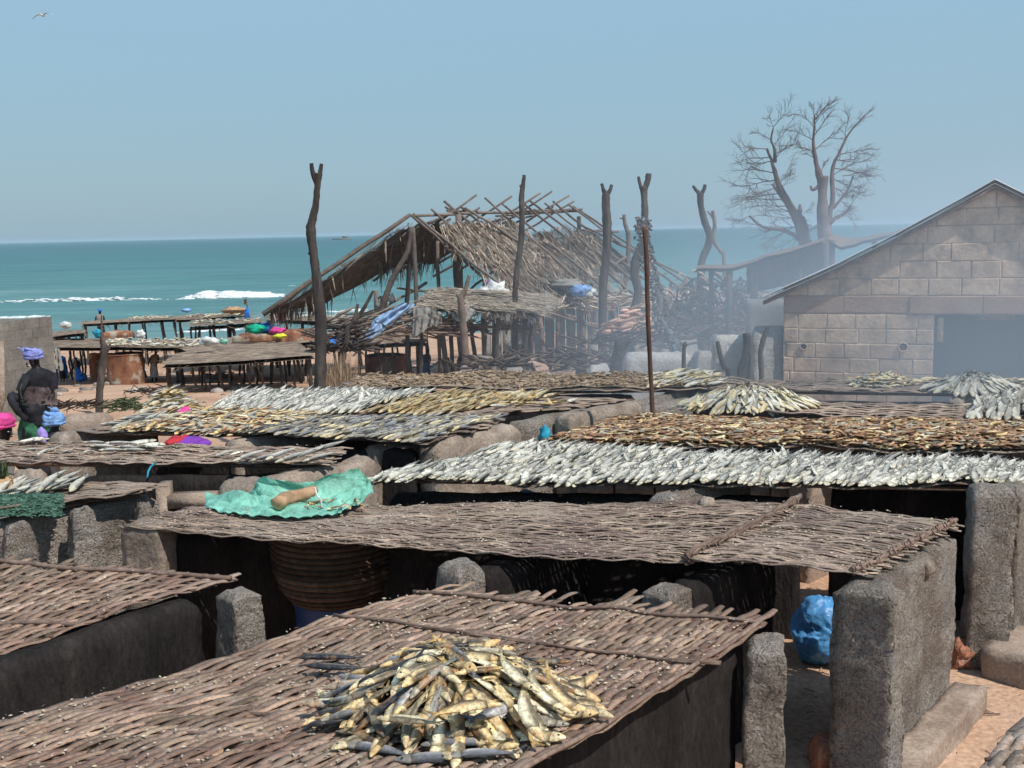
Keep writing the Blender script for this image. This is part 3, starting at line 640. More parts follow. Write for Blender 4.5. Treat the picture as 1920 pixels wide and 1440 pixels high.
# ---------------------------------------------------------------- fish
def fish_template(kind='silver', hi=True, seed=0, bend=0.0, open_=0.0, fat=1.0):
    """unit length fish along +x (head), lying on its side; returns V,Q,T,C"""
    rs = random.Random(seed); n = 8 if hi else 6
    st = [(.50, .012, .01), (.47, .045, .028), (.40, .082, .045), (.315, .104, .054), (.30, .096, .047), (.20, .125, .062), (.05, .128, .062), (-.12, .102, .05), (-.27, .062, .032), (-.385, .028, .014)]
    if not hi: st = [st[0], st[2], st[3], st[5], st[7], st[9]]
    V = []; C = []
    col = {
        'silver': dict(back=(.07, .08, .08), mid=(.46, .43, .36), belly=(.84, .78, .64), head=(.60, .53, .38)),
        'grey': dict(back=(.14, .13, .12), mid=(.34, .32, .27), belly=(.62, .55, .40), head=(.36, .31, .23)),
        'gold': dict(back=(.11, .075, .04), mid=(.70, .46, .17), belly=(.86, .66, .35), head=(.74, .52, .25)),
        'cream': dict(back=(.20, .16, .10), mid=(.72, .58, .33), belly=(.90, .80, .54), head=(.72, .58, .34)),
        'dark': dict(back=(.022, .022, .028), mid=(.055, .052, .055), belly=(.24, .19, .12), head=(.055, .048, .045)),
        'slate': dict(back=(.06, .062, .07), mid=(.21, .21, .23), belly=(.52, .50, .48), head=(.26, .24, .21)),
        'brown': dict(back=(.14, .07, .04), mid=(.42, .23, .12), belly=(.64, .42, .25), head=(.26, .14, .08)),
        'white': dict(back=(.22, .22, .21), mid=(.62, .58, .49), belly=(.86, .81, .67), head=(.66, .60, .46)),
    }[kind]
    for k, (x, hh, th) in enumerate(st):
        cy = bend * (x * x) * 4 * .25
        for j in range(n):
            a = 2 * math.pi * j / n + .39
            y = math.cos(a) * hh * fat; z = math.sin(a) * th * (1.0 if a < math.pi else .6)
            if open_ and y < 0 and .0 < (x + .3) < .58: z *= (1 - open_ * .5)
            V.append((x, y + cy, z + .035 + .05 * bend * (x * x)))
            f = math.cos(a)
            if x > .305: c = col['head']
            elif x > .295: c = tuple(.3 * q for q in col['head'])
            elif f > (.35 if kind in ('gold', 'cream') else .72): c = col['back']
            elif f > .05: c = col['mid']
            else: c = col['belly']
            if k in (8, 9): c = tuple(.75 * q for q in col['mid'])
            if kind in ('gold', 'cream') and .0 < f < .5 and -.3 < x < .28: c = tuple(q * .72 for q in c)
            g_ = rs.uniform(.8, 1.15); C.append(tuple(q * g_ for q in c))
    m_ = len(st)
    Q = [(i * n + j, (i + 1) * n + j, (i + 1) * n + (j + 1) % n, i * n + (j + 1) % n) for i in range(m_ - 1) for j in range(n)]
    T = []
    b = len(V); tx = -.385; cy = bend * tx * tx
    tail = [(-.36, cy + .02, .04), (-.36, cy - .02, .04), (-.56, cy + .13, .06), (-.45, cy, .045), (-.56, cy - .13, .045)]
    V += tail; C += [col['mid']] * 2 + [tuple(q * .8 for q in col['back'])] * 3
    T += [(b, b + 2, b + 3), (b, b + 3, b + 1), (b + 1, b + 3, b + 4)]
    if hi:                                            # fins, eye, mouth cap
        b = len(V); V += [(.12, .125 * fat, .04), (-.06, .115 * fat, .04), (-.04, .19 * fat, .045), (.05, -.12 * fat, .04), (-.08, -.10 * fat, .04), (-.08, -.17 * fat, .04)]
        C += [col['back']] * 3 + [col['belly']] * 3; T += [(b, b + 1, b + 2), (b + 3, b + 5, b + 4)]
        b = len(V)
        for j in range(6): V.append((.405 + .018 * math.cos(j * 1.047), .025 + .018 * math.sin(j * 1.047), .081)); C.append((.01, .01, .01))
        Q += [(b, b + 1, b + 2, b + 3), (b, b + 3, b + 4, b + 5)]
    V = np.array(V); V[:, 2] -= .035
    return V, np.array(Q), np.array(T), np.array(C)
def tmpl_mb(kinds, hi, n, bends, fats=(1.1, 1.4)):
    return [fish_template(kinds[i % len(kinds)], hi, i * 7 + 1, random.choice(bends), 0, ru(*fats)) for i in range(n)]
def put(mb, t, q, L, yaw, pitch=0.0, roll=0.0, tint=1.0):
    V, Q, T, C = t
    Rm = (Matrix.Rotation(yaw, 3, 'Z') @ Matrix.Rotation(-pitch, 3, 'Y') @ Matrix.Rotation(roll, 3, 'X'))
    A = np.array(Rm) * L
    W_ = V @ A.T + np.array(q)
    mb.add(W_, Q, T, C * tint)
def fish_obj(me, q, L, yaw, pitch, roll, label, group, name='fish'):
    o = bpy.data.objects.new(name, me); COL.objects.link(o); o.location = q
    o.rotation_euler = (Matrix.Rotation(yaw, 3, 'Z') @ Matrix.Rotation(-pitch, 3, 'Y') @ Matrix.Rotation(roll, 3, 'X')).to_euler(); o.scale = (L, L, L)
    return tag(o, label, 'fish', group)
def fish_mesh(t, m, name='fish'):
    mb = MB(); mb.add(*t[:3], t[3]); return mb.mesh(name, m)
NF = [0]
# the heap in the foreground ------------------------------------------------
FG = [fish_mesh(fish_template(k, True, i, b_, .5, f_), M['goldfish']) for i, (k, b_, f_) in enumerate(
    [('gold', .45, .88), ('gold', -.4, .95), ('gold', .2, .82), ('cream', .5, .90), ('cream', -.45, .86), ('cream', .15, .96), ('cream', .9, .84), ('gold', .8, .9)])]
FD = [fish_mesh(fish_template(k, True, 20 + i, b_, 0, f_), M['goldfish']) for i, (k, b_, f_) in enumerate([('dark', .3, .72), ('dark', -.2, .68), ('grey', .4, .8), ('slate', .2, .78), ('grey', -.3, .82)])]
FS = [fish_mesh(fish_template('slate', True, 40 + i, b_, 0, .95), M['fish']) for i, b_ in enumerate([.3, -.2, .4])]
hc = P(850, 1338, 1.4); RX, RY, HH = .56, .39, .24
mb = MB()                                              # fish buried inside the heap
def heap_h(x, y):
    r = math.hypot((x - hc.x) / RX, (y - hc.y) / RY); return HH * max(0, 1 - r ** 1.7) if r < 1 else 0
tb = [fish_template(k, False, i) for i, k in enumerate(['gold', 'grey', 'dark', 'cream'])]
for i in range(230):
    a = ru(0, 6.28); r = math.sqrt(rnd()) * .86; x = hc.x + math.cos(a) * r * RX; y = hc.y + math.sin(a) * r * RY
    z = 1.43 + heap_h(x, y) * ru(.15, .62)
    put(mb, random.choice(tb), (x, y, z), ru(.27, .33), ru(0, 6.28), ru(-.1, .1), ru(-.4, .4), .8)
tag(mb.build('fish_heap_core', M['goldfish']), 'smoked fish lying deep inside the foreground heap', kind='stuff')
cnt = 0
for ring, (rr_, nn) in enumerate([(.97, 34), (.87, 34), (.76, 30), (.63, 28), (.48, 22), (.32, 16), (.14, 9)]):
    for i in range(nn):
        a = 2 * math.pi * (i + ru(-.35, .35)) / nn; r = rr_ + ru(-.06, .06)
        x = hc.x + math.cos(a) * r * RX; y = hc.y + math.sin(a) * r * RY
        h = heap_h(x, y); h2 = heap_h(hc.x + math.cos(a) * (r + .2) * RX, hc.y + math.sin(a) * (r + .2) * RY)
        dx = math.cos(a) * .2 * RX; dy = math.sin(a) * .2 * RY
        yaw = math.atan2(dy, dx * 1.3) + random.choice([0, 0, 0, 0, .4, -.4, 1.2, 3.1]) * (1 if ring > 0 else .5) + ru(-.3, .3)
        slope = math.atan2(h - h2, math.hypot(dx, dy))
        al = math.cos(yaw - math.atan2(dy, dx)); pitch = -slope * al * .9 * (.35 if ring > 4 else 1)
        L_ = ru(.26, .36); left = math.cos(a) < -.25
        dark = rnd() < (.38 if left else .18)
        me = random.choice(FD if dark else FG)
        z = 1.425 + h + .02 + ring * .004 + (.012 if dark else 0)
        fish_obj(me, (x, y, z), L_, yaw, pitch, ru(-.5, .5), ('dark blue-black smoked fish in the foreground heap' if dark else 'golden smoked fish in the foreground heap'),
                 'dark fish in the foreground heap' if dark else 'golden fish in the foreground heap', 'smoked_fish'); NF[0] += 1
for (u, v, yaw, L_, lb, me, dz) in (
        (622, 1232, 3.05, .34, 'upper of two blackish fish lying off the left of the heap', FD[0], .0), (630, 1252, 3.0, .33, 'lower of two blackish fish lying off the left of the heap', FD[1], 0),
        (712, 1404, 2.78, .33, 'silver violet fish lying apart at the front left of the heap', FS[0], 0), (820, 1420, 3.3, .36, 'silver violet fish nearest the camera in front of the heap', FS[1], 0),
        (865, 1392, 3.1, .34, 'silver violet fish tucked under the front of the heap', FS[2], .01), (905, 1412, 3.2, .30, 'small silvery fish behind the nearest one in front of the heap', FS[0], .01),
        (1022, 1240, -.25, .27, 'black fish pointing right behind the heap', FD[0], 0)):
    q = P(u, v, 1.44 + dz); fish_obj(me, q, L_, yaw, 0, .1, lb, None, 'smoked_fish'); NF[0] += 1
# large distinct fish over the top
for (u, v, z_, yaw, pt_, L_, k) in ((735, 1262, 1.66, -2.5, -.15, .34, 4), (800, 1258, 1.70, -2.5, -.1, .33, 0), (905, 1255, 1.71, -2.9, 0, .28, 2), (960, 1260, 1.70, -.95, -.3, .35, 3), (1010, 1295, 1.61, -.9, -.45, .35, 6),
                                 (1045, 1300, 1.55, -.85, -.5, .36, 7), (985, 1330, 1.60, -1.35, -.5, .36, 3), (770, 1350, 1.59, 2.9, 0, .32, 5), (870, 1325, 1.65, .25, .05, .34, 1)):
    fish_obj(FG[k], P(u, v, z_ - .03), L_ * .92, yaw, pt_, ru(-.3, .3), 'golden smoked fish in the foreground heap', 'golden fish in the foreground heap', 'smoked_fish')
# ---------------------------------------------------------------- carpets of fish on the racks
def carpet(mt, kinds, label, reg=(0, 1, 0, 1), L=.28, dx=.075, dy=.11, yaw=-2.25, pitch=-.33, jy=.25, base=.03, hi=False, m='fish', tint=(.85, 1.1), density=1.0,
           indiv=0, ind_label=None, ind_group=None, layers=1, jp=.12, mask=None, taper_left=0, edge=.4, name='fish_carpet', bends=(0, .2, -.2), mound=0.0, yj=0):
    ts = tmpl_mb(kinds, hi, 8, bends); mb = MB(); a0, a1, b0, b1 = reg
    Lx = (mt.pt(a1, .5) - mt.pt(a0, .5)).length; Ly = (mt.pt(.5, b1) - mt.pt(.5, b0)).length
    nx = max(1, int(Lx / dx)); nyy = max(1, int(Ly / dy)); ims = None; made = 0; total = 0
    if indiv: ims = [fish_mesh(fish_template(kinds[i % len(kinds)], True, 60 + i, b_, 0, f_), M[m]) for i, (b_, f_) in enumerate([(0, 1.3), (.3, 1.2), (-.3, 1.35), (.1, 1.3), (-.1, 1.15), (.5, 1.3)])]
    for j in range(nyy + 1):
        for i in range(nx + 1):
            for l in range(layers):
                if rnd() > density: continue
                a = a0 + (a1 - a0) * (i + ru(-edge, edge)) / nx; b_ = b0 + (b1 - b0) * (j + ru(-edge, edge)) / max(1, nyy)
                if mask and not mask(a, b_): continue
                mz = mound * math.sin(math.pi * max(0, min(1, (a - a0) / (a1 - a0)))) * math.sin(math.pi * max(0, min(1, (b_ - b0) / (b1 - b0)))) if mound else 0
                q = mt.pt(max(-.01, a), b_, base + l * .03 + mz + ru(0, .015) + .02 * N3(a * 30, b_ * 9)); Lf = L * ru(.85, 1.15)
                yw = yaw + ru(-jy, jy) + (random.choice([0, 0, math.pi]) if yj else 0)
                pt_ = pitch + ru(-jp, jp)
                if rnd() < .05: yw += ru(-1.2, 1.2); pt_ -= .2
                q.z += abs(math.sin(pt_)) * Lf * .42
                rl = ru(-.5, .5); total += 1
                if j * (nx + 1) + i < 1e9 and indiv and made < indiv and total <= indiv:
                    fish_obj(random.choice(ims), q, Lf, yw, pt_, rl, ind_label, ind_group); made += 1; NF[0] += 1
                else: put(mb, random.choice(ts), q, Lf, yw, pt_, rl, ru(*tint))
    if mb.n: tag(mb.build(name, M[m]), label, kind='stuff')
    return total
K = RACK
carpet(K['R4'], ['silver', 'silver', 'white'], 'rows of silver fish behind the front rows on the broad mat', (0, 1, .02, .96), tint=(.75, 1.15), L=.225, dx=.052, dy=.066, yaw=-2.30, pitch=-.18, jy=.2, base=.03, bends=(0, .4, -.3), edge=.55,
       indiv=168, ind_label='silver fish in the front rows of the broad silver carpet', ind_group='silver fish in the front rows of the broad mat')
carpet(K['R5'], ['brown', 'brown', 'brown', 'gold', 'brown', 'grey', 'cream'], 'crust of brown dried fish on the long right hand mat', (.0, 1, .02, .98), .16, .055, .07, -2.9, .0, 1.2, .02, m='dryfish', layers=2, tint=(.6, 1.3), yj=1, mound=.06, bends=(0, .9, -.9, .5))
carpet(K['R10'], ['gold', 'grey', 'cream', 'brown', 'brown', 'grey'], 'golden and brown fish on the left half of the mixed mat', (.12, .5, .0, 1), .20, .062, .075, -2.5, -.1, .8, .02, m='dryfish', layers=2, mound=.05, yj=1)
carpet(K['R10'], ['grey', 'grey', 'slate', 'cream'], 'grey fish on the right half of the mixed mat', (.48, .99, .0, 1), .21, .062, .075, -2.7, -.15, .5, .02, m='dryfish', layers=1, tint=(.9, 1.25))
carpet(K['R10'], ['white', 'silver'], 'white fish at the left end of the mixed mat', (.0, .30, .35, 1), .28, .11, .12, -2.9, -.1, .3, .03, density=.8)
carpet(K['R9'], ['silver', 'white'], 'slanting rows of silver fish on the far mat left of the big forked post', (0, .50, .02, .98), .24, .065, .08, -2.3, -.28, .25, .03)
carpet(K['R9'], ['cream', 'gold'], 'slanting rows of golden fish on the far mat', (.56, .82, .05, .95), .24, .075, .09, -2.5, -.22, .3, .03, m='dryfish')
carpet(K['R9'], ['white', 'gold'], 'few pale fish on the bare right part of the far mat', (.86, .95, .3, .7), .24, .12, .15, -2.9, 0, .6, .03, density=.7)
carpet(K['R7'], ['gold', 'cream', 'grey'], 'thin crust of dried fish at the back of the farthest mat', (.39, .85, .5, 1), .22, .10, .10, -2.8, 0, .6, .02, m='dryfish', density=.7)
carpet(K['R6'], ['white', 'silver', 'grey'], 'silver fish at the right end of the purplish mat', (.73, 1, .0, 1), .28, .09, .12, -2.2, -.4, .5, .03, mound=.08)
carpet(K['R8'], ['white', 'cream'], 'pale fish heaped at the right end of the crusted mat', (.83, 1.0, .1, .9), .26, .09, .10, -2.9, -.1, .6, .04, m='dryfish', mound=.10)
carpet(K['R12'], ['white', 'silver'], 'row of white fish on the small frayed mat', (.20, .62, .45, .8), .26, .085, .13, -2.3, -.3, .6, .03)
# dried small fry crust
def crust(mt, reg, label, n=16):
    mb = MB(); a0, a1, b0, b1 = reg
    mb.grid(lambda a, b_: mt.pt(a0 + (a1 - a0) * a, b0 + (b1 - b0) * b_, .035 + .025 * N3(a * 22, b_ * 5) + .02 * math.sin(math.pi * b_)), 90, n)
    for i in range(900):
        a, b_ = rnd(), rnd(); q = mt.pt(a0 + (a1 - a0) * a, b0 + (b1 - b0) * b_, .07); th_ = ru(0, 3.14); g_ = ru(.6, 1.4); mb.c = (g_, g_ * .95, g_ * .88)
        d_ = Vector((math.cos(th_), math.sin(th_), ru(-.2, .2))) * ru(.03, .07); mb.tube([q - d_, q + d_], .012, 4)
    tag(mb.build('small_fry_crust', M['straw']), label, kind='stuff')
crust(K['R8'], (.01, .97, .03, 1.0), 'brown crust of dried small fry on the mat behind the silver fish')
# domes of fish: tails up, heads out
def dome(mt, cu, cv, rx, ry, hh, kinds, label, n, L=.30, m='fish', up=True, name='fish_heap'):
    c = P(cu, cv, 1.4); ts = tmpl_mb(kinds, False, 8, (0, .15, -.15)); mb = MB()
    for ring in range(5):
        r = 1 - ring * .19 + ru(-.03, .03); k = int(n * max(.2, r) * 1.3)
        for i in range(k):
            a = 2 * math.pi * (i + ru(-.3, .3)) / k; x = c.x + math.cos(a) * r * rx; y = c.y + math.sin(a) * r * ry
            z = 1.43 + hh * (1 - r ** 1.6)
            if up: yw = math.atan2(math.sin(a) * .5, math.cos(a)) + ru(-.2, .2); pt_ = -1.15 + .1 * abs(math.cos(a)) + ru(-.15, .15) - 0.0; pt_ = -(.40 + .32 * (1 - abs(math.cos(a)))) * min(1, r + .35) + ru(-.25, .2); z += L * .16; yw += ru(-.45, .45) + (ru(-1.5, 1.5) if rnd() < .12 else 0); x += ru(-.05, .05); y += ru(-.04, .04)
            else: yw = ru(0, 6.28); pt_ = ru(-.4, .2)
            put(mb, random.choice(ts), (x, y, z), L * ru(.85, 1.15), yw, pt_, ru(-.4, .4), ru(.85, 1.1))
    tag(mb.build(name, M[m]), label, kind='stuff')
dome(K['R6'], 1405, 765, .74, .35, .17, ['white', 'cream', 'silver'], 'dome of upright silver fish at the left end of the purplish mat', 58, .29)
dome(K['R7'], 1822, 734, .50, .26, .14, ['white', 'silver'], 'dome of upright silver fish in front of the dark doorway', 46, .28)
dome(K['R7'], 1655, 722, .40, .25, .13, ['gold', 'cream', 'grey'], 'low heap of dried fish in front of the block wall', 26, .22, 'dryfish', False)
# a few loose fish, each its own
FW = [fish_mesh(fish_template('white', True, 80 + i, b_, 0, f_), M['fish']) for i, (b_, f_) in enumerate([(.3, 1.25), (-.4, 1.1), (.5, 1.35)])]
for i, (u, v, yaw, L_, dz) in enumerate([(195, 836, 3.0, .30, 0), (222, 830, 3.3, .30, .02), (243, 838, 2.9, .28, 0), (262, 829, .3, .34, .03), (284, 833, .1, .3, .02), (212, 843, 3.2, .28, 0), (255, 843, 3.0, .28, 0), (290, 838, 2.9, .26, .01), (180, 829, 3.1, .26, .02)]):
    fish_obj(FW[i % 3], P(u, v, 1.45 + dz), L_, yaw, 0, .1, 'white fish in the small heap at the back of the sagging left mat', 'white fish on the sagging mat')
for i, (u, v, yaw, L_, dz, lb) in enumerate([(470, 853, -2.5, .40, .03, 'leftmost fat white fish at the right end of the sagging mat'), (500, 856, -2.8, .36, .02, 'second fat white fish from the left at the right end of the sagging mat'), (527, 850, -2.4, .40, .05, 'third fat white fish from the left at the right end of the sagging mat'),
                                         (552, 855, -2.6, .42, .04, 'plump white fish in the middle of the row on the sagging mat'), (580, 848, -2.5, .42, .06, 'white fish right of the plump one on the sagging mat'), (612, 838, -2.6, .48, .06, 'long white fish sticking up at the tip of the sagging mat'),
                                         (600, 856, -2.8, .36, .02, 'thin white fish lying low near the tip of the sagging mat')]):
    fish_obj(FW[i % 3], P(u, v, 1.46 + dz), L_, yaw, -.2, .2, lb, None)
for i, (u, v) in enumerate([(60, 842), (82, 846), (105, 840), (125, 846), (165, 846), (417, 851), (440, 850)]):
    fish_obj(FW[(i + 1) % 3], P(u, v, 1.44), ru(.18, .28), ru(0, 6), ru(-.4, .3), 0, 'small pale fish lying scattered on the sagging left mat', 'pale fish scattered on the sagging mat')
# ---------------------------------------------------------------- gabled block building
BO = D(1470, 560, 17.6); BO = Vector((BO.x, BO.y, 0)); BE = Vector((.93, -.36, 0)).normalized(); BN = Vector((.36, .93, 0)).normalized()
bld = thing('block_building', 'gabled mud block building with a dark doorway and zinc roof at the right', 'building', BO)
def bp(x, d, z): return BO + BE * x + BN * d + Z * z
RIDX = 3.10; EZ, RZ = 2.60, 4.20
def rake(x): return EZ + (RZ - EZ) * (x / RIDX) + .10 * math.sin(math.pi * min(1, x / RIDX)) * -1 if x < RIDX else RZ - (RZ - EZ) * ((x - RIDX) / RIDX)
def block(x0, x1, z0, z1, m='block', d=.0, name='block', proud=.012):
    g_ = .005; x0 += g_; x1 -= g_; z0 += g_
    while rake(x0) - .02 < z0 and x0 < x1 and x0 < RIDX: x0 += .01
    while rake(x1) - .02 < z0 and x1 > x0 and x1 > RIDX: x1 -= .01
    if x1 - x0 < .05: return
    zt0 = min(z1 - g_, rake(x0) - .02); zt1 = min(z1 - g_, rake(x1) - .02)
    if max(zt0, zt1) < z0 + .03: return
    zt0 = max(zt0, z0 + .005); zt1 = max(zt1, z0 + .005)
    e = lambda: ru(-.010, .010); pr = proud * ru(.0, 1.3) * .8; b_ = .012
    F = [bp(x0 + e(), d, z0 + e()), bp(x1 + e(), d, z0 + e()), bp(x1 + e(), d, zt1 + e()), bp(x0 + e(), d, zt0 + e())]
    G_ = [bp(x0 + b_, d - pr, z0 + b_ + e()), bp(x1 - b_, d - pr, z0 + b_ + e()), bp(x1 - b_, d - pr - .004, max(z0 + .02, zt1 - b_)), bp(x0 + b_, d - pr - .004, max(z0 + .02, zt0 - b_))]
    mb = MB(); mb.add([tuple(v) for v in F + G_], [(4, 5, 6, 7), (0, 1, 5, 4), (1, 2, 6, 5), (2, 3, 7, 6), (3, 0, 4, 7)]); mb.build(name, M[m], bld, smooth=False)
OX0, OX1, OZ1 = 2.32, 5.6, 2.16; LZ0, LZ1 = 2.17, 2.46
mb = MB()                                              # wall core with the doorway left out
def wallpoly(x0, x1, z0, f1, nx=8):
    for i in range(nx):
        xa = x0 + (x1 - x0) * i / nx; xb = x0 + (x1 - x0) * (i + 1) / nx; za, zb = f1(xa), f1(xb)
        V = [bp(xa, .004, z0), bp(xb, .004, z0), bp(xb, .004, zb), bp(xa, .004, za), bp(xa, .2, z0), bp(xb, .2, z0), bp(xb, .2, zb), bp(xa, .2, za)]
        mb.add([tuple(v) for v in V], [(0, 1, 2, 3), (5, 4, 7, 6), (0, 3, 7, 4), (1, 5, 6, 2), (3, 2, 6, 7), (0, 4, 5, 1)])
wallpoly(0, OX0, 0, lambda x: OZ1, 4); wallpoly(OX1, RIDX * 2, 0, lambda x: OZ1, 3); wallpoly(0, RIDX * 2, OZ1, lambda x: rake(x) + .0, 24)
mb.build('wall', M['mortar'], bld, smooth=False)
zc = 0.0; row = 0
while zc < OZ1 - .05:
    z1 = min(zc + .24, OZ1); x = -ru(.1, .4)
    while x < OX0 - .02:
        l_ = ru(.40, .52); xa, xb = max(0, x), min(OX0, x + l_)
        if OX0 - xb < .15: xb = OX0
        if zc > .6: block(xa, xb, zc, z1)
        x = xb if xb > x else x + l_
    zc = z1
x = 0
while x < RIDX * 2 - .05:
    xb = min(x + ru(.9, 1.5), RIDX * 2); block(x - .006, xb + .006, LZ0, LZ1, 'lintel', name='lintel_band', proud=.03); x = xb
zc = LZ1
while zc < RZ:
    x = -ru(0, .4)
    while x < RIDX * 2:
        l_ = ru(.40, .54); xa = max(0, x); xb = min(RIDX * 2, x + l_); block(xa, xb, zc, zc + .27); x += l_
    zc += .27
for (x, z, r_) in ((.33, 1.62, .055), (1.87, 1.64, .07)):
    mb = MB(); mb.tube([bp(x, -.034, z), bp(x, .02, z)], r_, 12); mb.build('vent_dark_disc', M['dark'], bld)  # solid dark disc painted for the shade of a hole, wall not pierced
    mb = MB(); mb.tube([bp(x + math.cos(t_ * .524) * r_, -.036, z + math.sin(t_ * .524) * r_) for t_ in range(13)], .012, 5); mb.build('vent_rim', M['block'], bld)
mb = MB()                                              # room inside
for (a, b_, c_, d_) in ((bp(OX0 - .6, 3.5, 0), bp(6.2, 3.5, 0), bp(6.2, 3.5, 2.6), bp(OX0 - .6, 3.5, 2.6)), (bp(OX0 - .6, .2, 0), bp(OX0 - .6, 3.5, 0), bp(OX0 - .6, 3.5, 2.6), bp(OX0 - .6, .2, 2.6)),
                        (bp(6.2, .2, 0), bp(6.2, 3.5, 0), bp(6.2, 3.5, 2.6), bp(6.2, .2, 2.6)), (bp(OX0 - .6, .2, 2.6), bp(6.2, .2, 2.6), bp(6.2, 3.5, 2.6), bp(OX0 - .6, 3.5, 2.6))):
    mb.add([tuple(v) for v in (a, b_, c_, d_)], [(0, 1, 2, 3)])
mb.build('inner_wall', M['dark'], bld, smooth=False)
for (x, w_, z1_) in ((OX0 + .09, .09, 1.98),):
    mb = MB(); mb.box(bp(x, .10, 1.72), BE, BN, Z, w_, .10, .38); mb.build('door_jamb', M['block'], bld)
mb = MB(); mb.box(bp(3.3, 1.6, 1.95), BE, BN, Z, .55, .1, .14); mb.build('roof_beam', M['block'], bld)
mb = MB()                                              # side and back walls
for (x0, d0, x1, d1) in ((0, .2, 0, 8), (RIDX * 2, .2, RIDX * 2, 8), (0, 8, RIDX * 2, 8)):
    V = [bp(x0, d0, 0), bp(x1, d1, 0), bp(x1, d1, 2.45), bp(x0, d0, 2.45)]; mb.add([tuple(v) for v in V], [(0, 1, 2, 3)])
mb.build('side_wall', M['block'], bld, smooth=False)
for sgn in (0, 1):
    mb = MB(); ovh = .19; T_ = .06
    def rf(a, b_, dz=0):
        x = (-.32 + (RIDX + .32) * a) if sgn == 0 else (RIDX * 2 + .32 - (RIDX + .32) * a)
        z = rake(x) if 0 <= x <= RIDX * 2 else EZ - .17
        zz = EZ - .18 + (RZ - EZ + .18) * a - .07 * math.sin(math.pi * a) * (1 if sgn == 0 else .4)
        return bp(x, -ovh + b_ * 8.4, zz + .012 * math.sin(b_ * 330) + .01 * N3(a * 5, b_ * 30) + (.02 if sgn == 0 else .016))
    mb.grid(rf, 24, 220, T_); mb.build('roof', M['roof'], bld)
    mb = MB()                                          # rafter along the rake
    pts = []
    for i in range(9):
        a = i / 8; q = rf(a, .010); pts.append(q - Z * .10)
    mb.tube(pts, .045, 6, .8); mb.build('rafter', M['stick'], bld)
for i in range(4):
    a = .12 + .25 * i; x = RIDX * a; mb = MB(); zz = EZ - .18 + (RZ - EZ + .18) * (x + .32) / (RIDX + .32) - .19
    pass
# ---------------------------------------------------------------- grey block wall at the left
q1 = D(96, 597, 22.4); q0 = D(0, 605, 21.2); q1 = Vector((q1.x, q1.y, 0)); q0 = Vector((q0.x, q0.y, 0)); d_ = (q1 - q0).normalized(); n_ = Vector((d_.y, -d_.x, 0)); q0 = q1 - d_ * 3.2
gw = thing('block_wall', 'tall weathered grey block wall at the left edge behind the standing woman', 'wall', q0)
mb = MB(); c = (q0 + q1) / 2; mb.box(Vector((c.x, c.y, -.6)) - n_ * .1, d_, n_, Z, 3.2, .17, 2.56); mb.build('wall_core', M['greyblock'], gw)
for r_ in range(12):
    z0 = -.36 + r_ * .2; x = -ru(0, .35)
    while x < 3.2:
        l_ = ru(.38, .44); xa, xb = max(0, x), min(3.2, x + l_)
        if xb - xa > .05:
            c = q0 + d_ * (xa + xb) / 2; mb = MB(); mb.box(Vector((c.x, c.y, z0 + .002)) + n_ * (-.09 + ru(.0, .004)), d_, n_, Z, xb - xa - .004, .2, .197, .99); mb.build('block', M['greyblock'], gw, smooth=False)
        x += l_
mb = MB(); c = q1 - n_ * 1.5 - d_ * .1; mb.rough_box(Vector((c.x, c.y, -.6)), n_, d_, Z, 2.6, .2, 2.58, 10, 3, 12, .01, 3, 0); mb.build('return_wall', M['greyblock'], gw)
q = D(4, 745, 20.2); tag((lambda mb: (mb.tube([Vector((q.x - .3, q.y, -.2)), q, D(0, 640, 20.2)], .07, 8, jit=.3), mb.build('leaning_post', M['mud']))[1])(MB()), 'pale leaning timber at the far left edge beside the grey wall', 'post')
# ---------------------------------------------------------------- forked posts
def px2m(y): return y / FPX
def post(px, y, label, forks=(), m='post', name='forked_post', n=12, dig=.3, cat='post', jit=.12):
    """px: list of (u, v, width px) from the top down; distance y"""
    kw = .64 if px[0][0] == 598 else (.78 if m == 'post' and y > 25 else .9)
    px = [(u, v, w_ * kw) for (u, v, w_) in px]; forks = [[(u, v, w_ * kw) for (u, v, w_) in f] for f in forks]
    pts = [(*D(u, v, y), w_ / 2 * px2m(y)) for (u, v, w_) in px]
    g = gz(pts[-1][0], pts[-1][1])
    if pts[-1][2] > g: pts.append((pts[-1][0] + .02, pts[-1][1], g - dig, pts[-1][3] * 1.08))
    s_ = spl(pts, 6); mb = MB(); mb.tube([p[:3] for p in s_], [max(.01, p[3]) for p in s_], n, jit=jit)
    for f in forks:
        fp = spl([(*D(u, v, y), w_ / 2 * px2m(y)) for (u, v, w_) in f], 5); mb.tube([p[:3] for p in fp], [max(.008, p[3]) for p in fp], 9, jit=jit)
    o = mb.build(name, M[m]); return tag(o, label, cat)
post([(598, 325, 22), (595, 350, 18), (592, 385, 20), (585, 415, 24), (583, 440, 30), (588, 475, 24), (593, 520, 28), (598, 560, 32), (602, 620, 34), (601, 680, 34), (601, 735, 36)], 17,
     'tallest charred forked post, left of the ruined hut', [[(584, 306, 11), (586, 322, 13), (594, 345, 14)], [(603, 307, 11), (600, 325, 13), (595, 350, 14)], [(580, 424, 22), (588, 412, 14), (592, 400, 8)], [(578, 474, 6), (588, 480, 16)]])
post([(983, 328, 8), (981, 345, 10), (978, 370, 13), (979, 400, 13), (978, 440, 14), (974, 475, 15), (968, 520, 14), (966, 560, 14), (966, 600, 15), (966, 672, 15)], 31,
     'slim dark unforked post in front of the ruined hut', [[(975, 347, 6), (979, 352, 8)]])
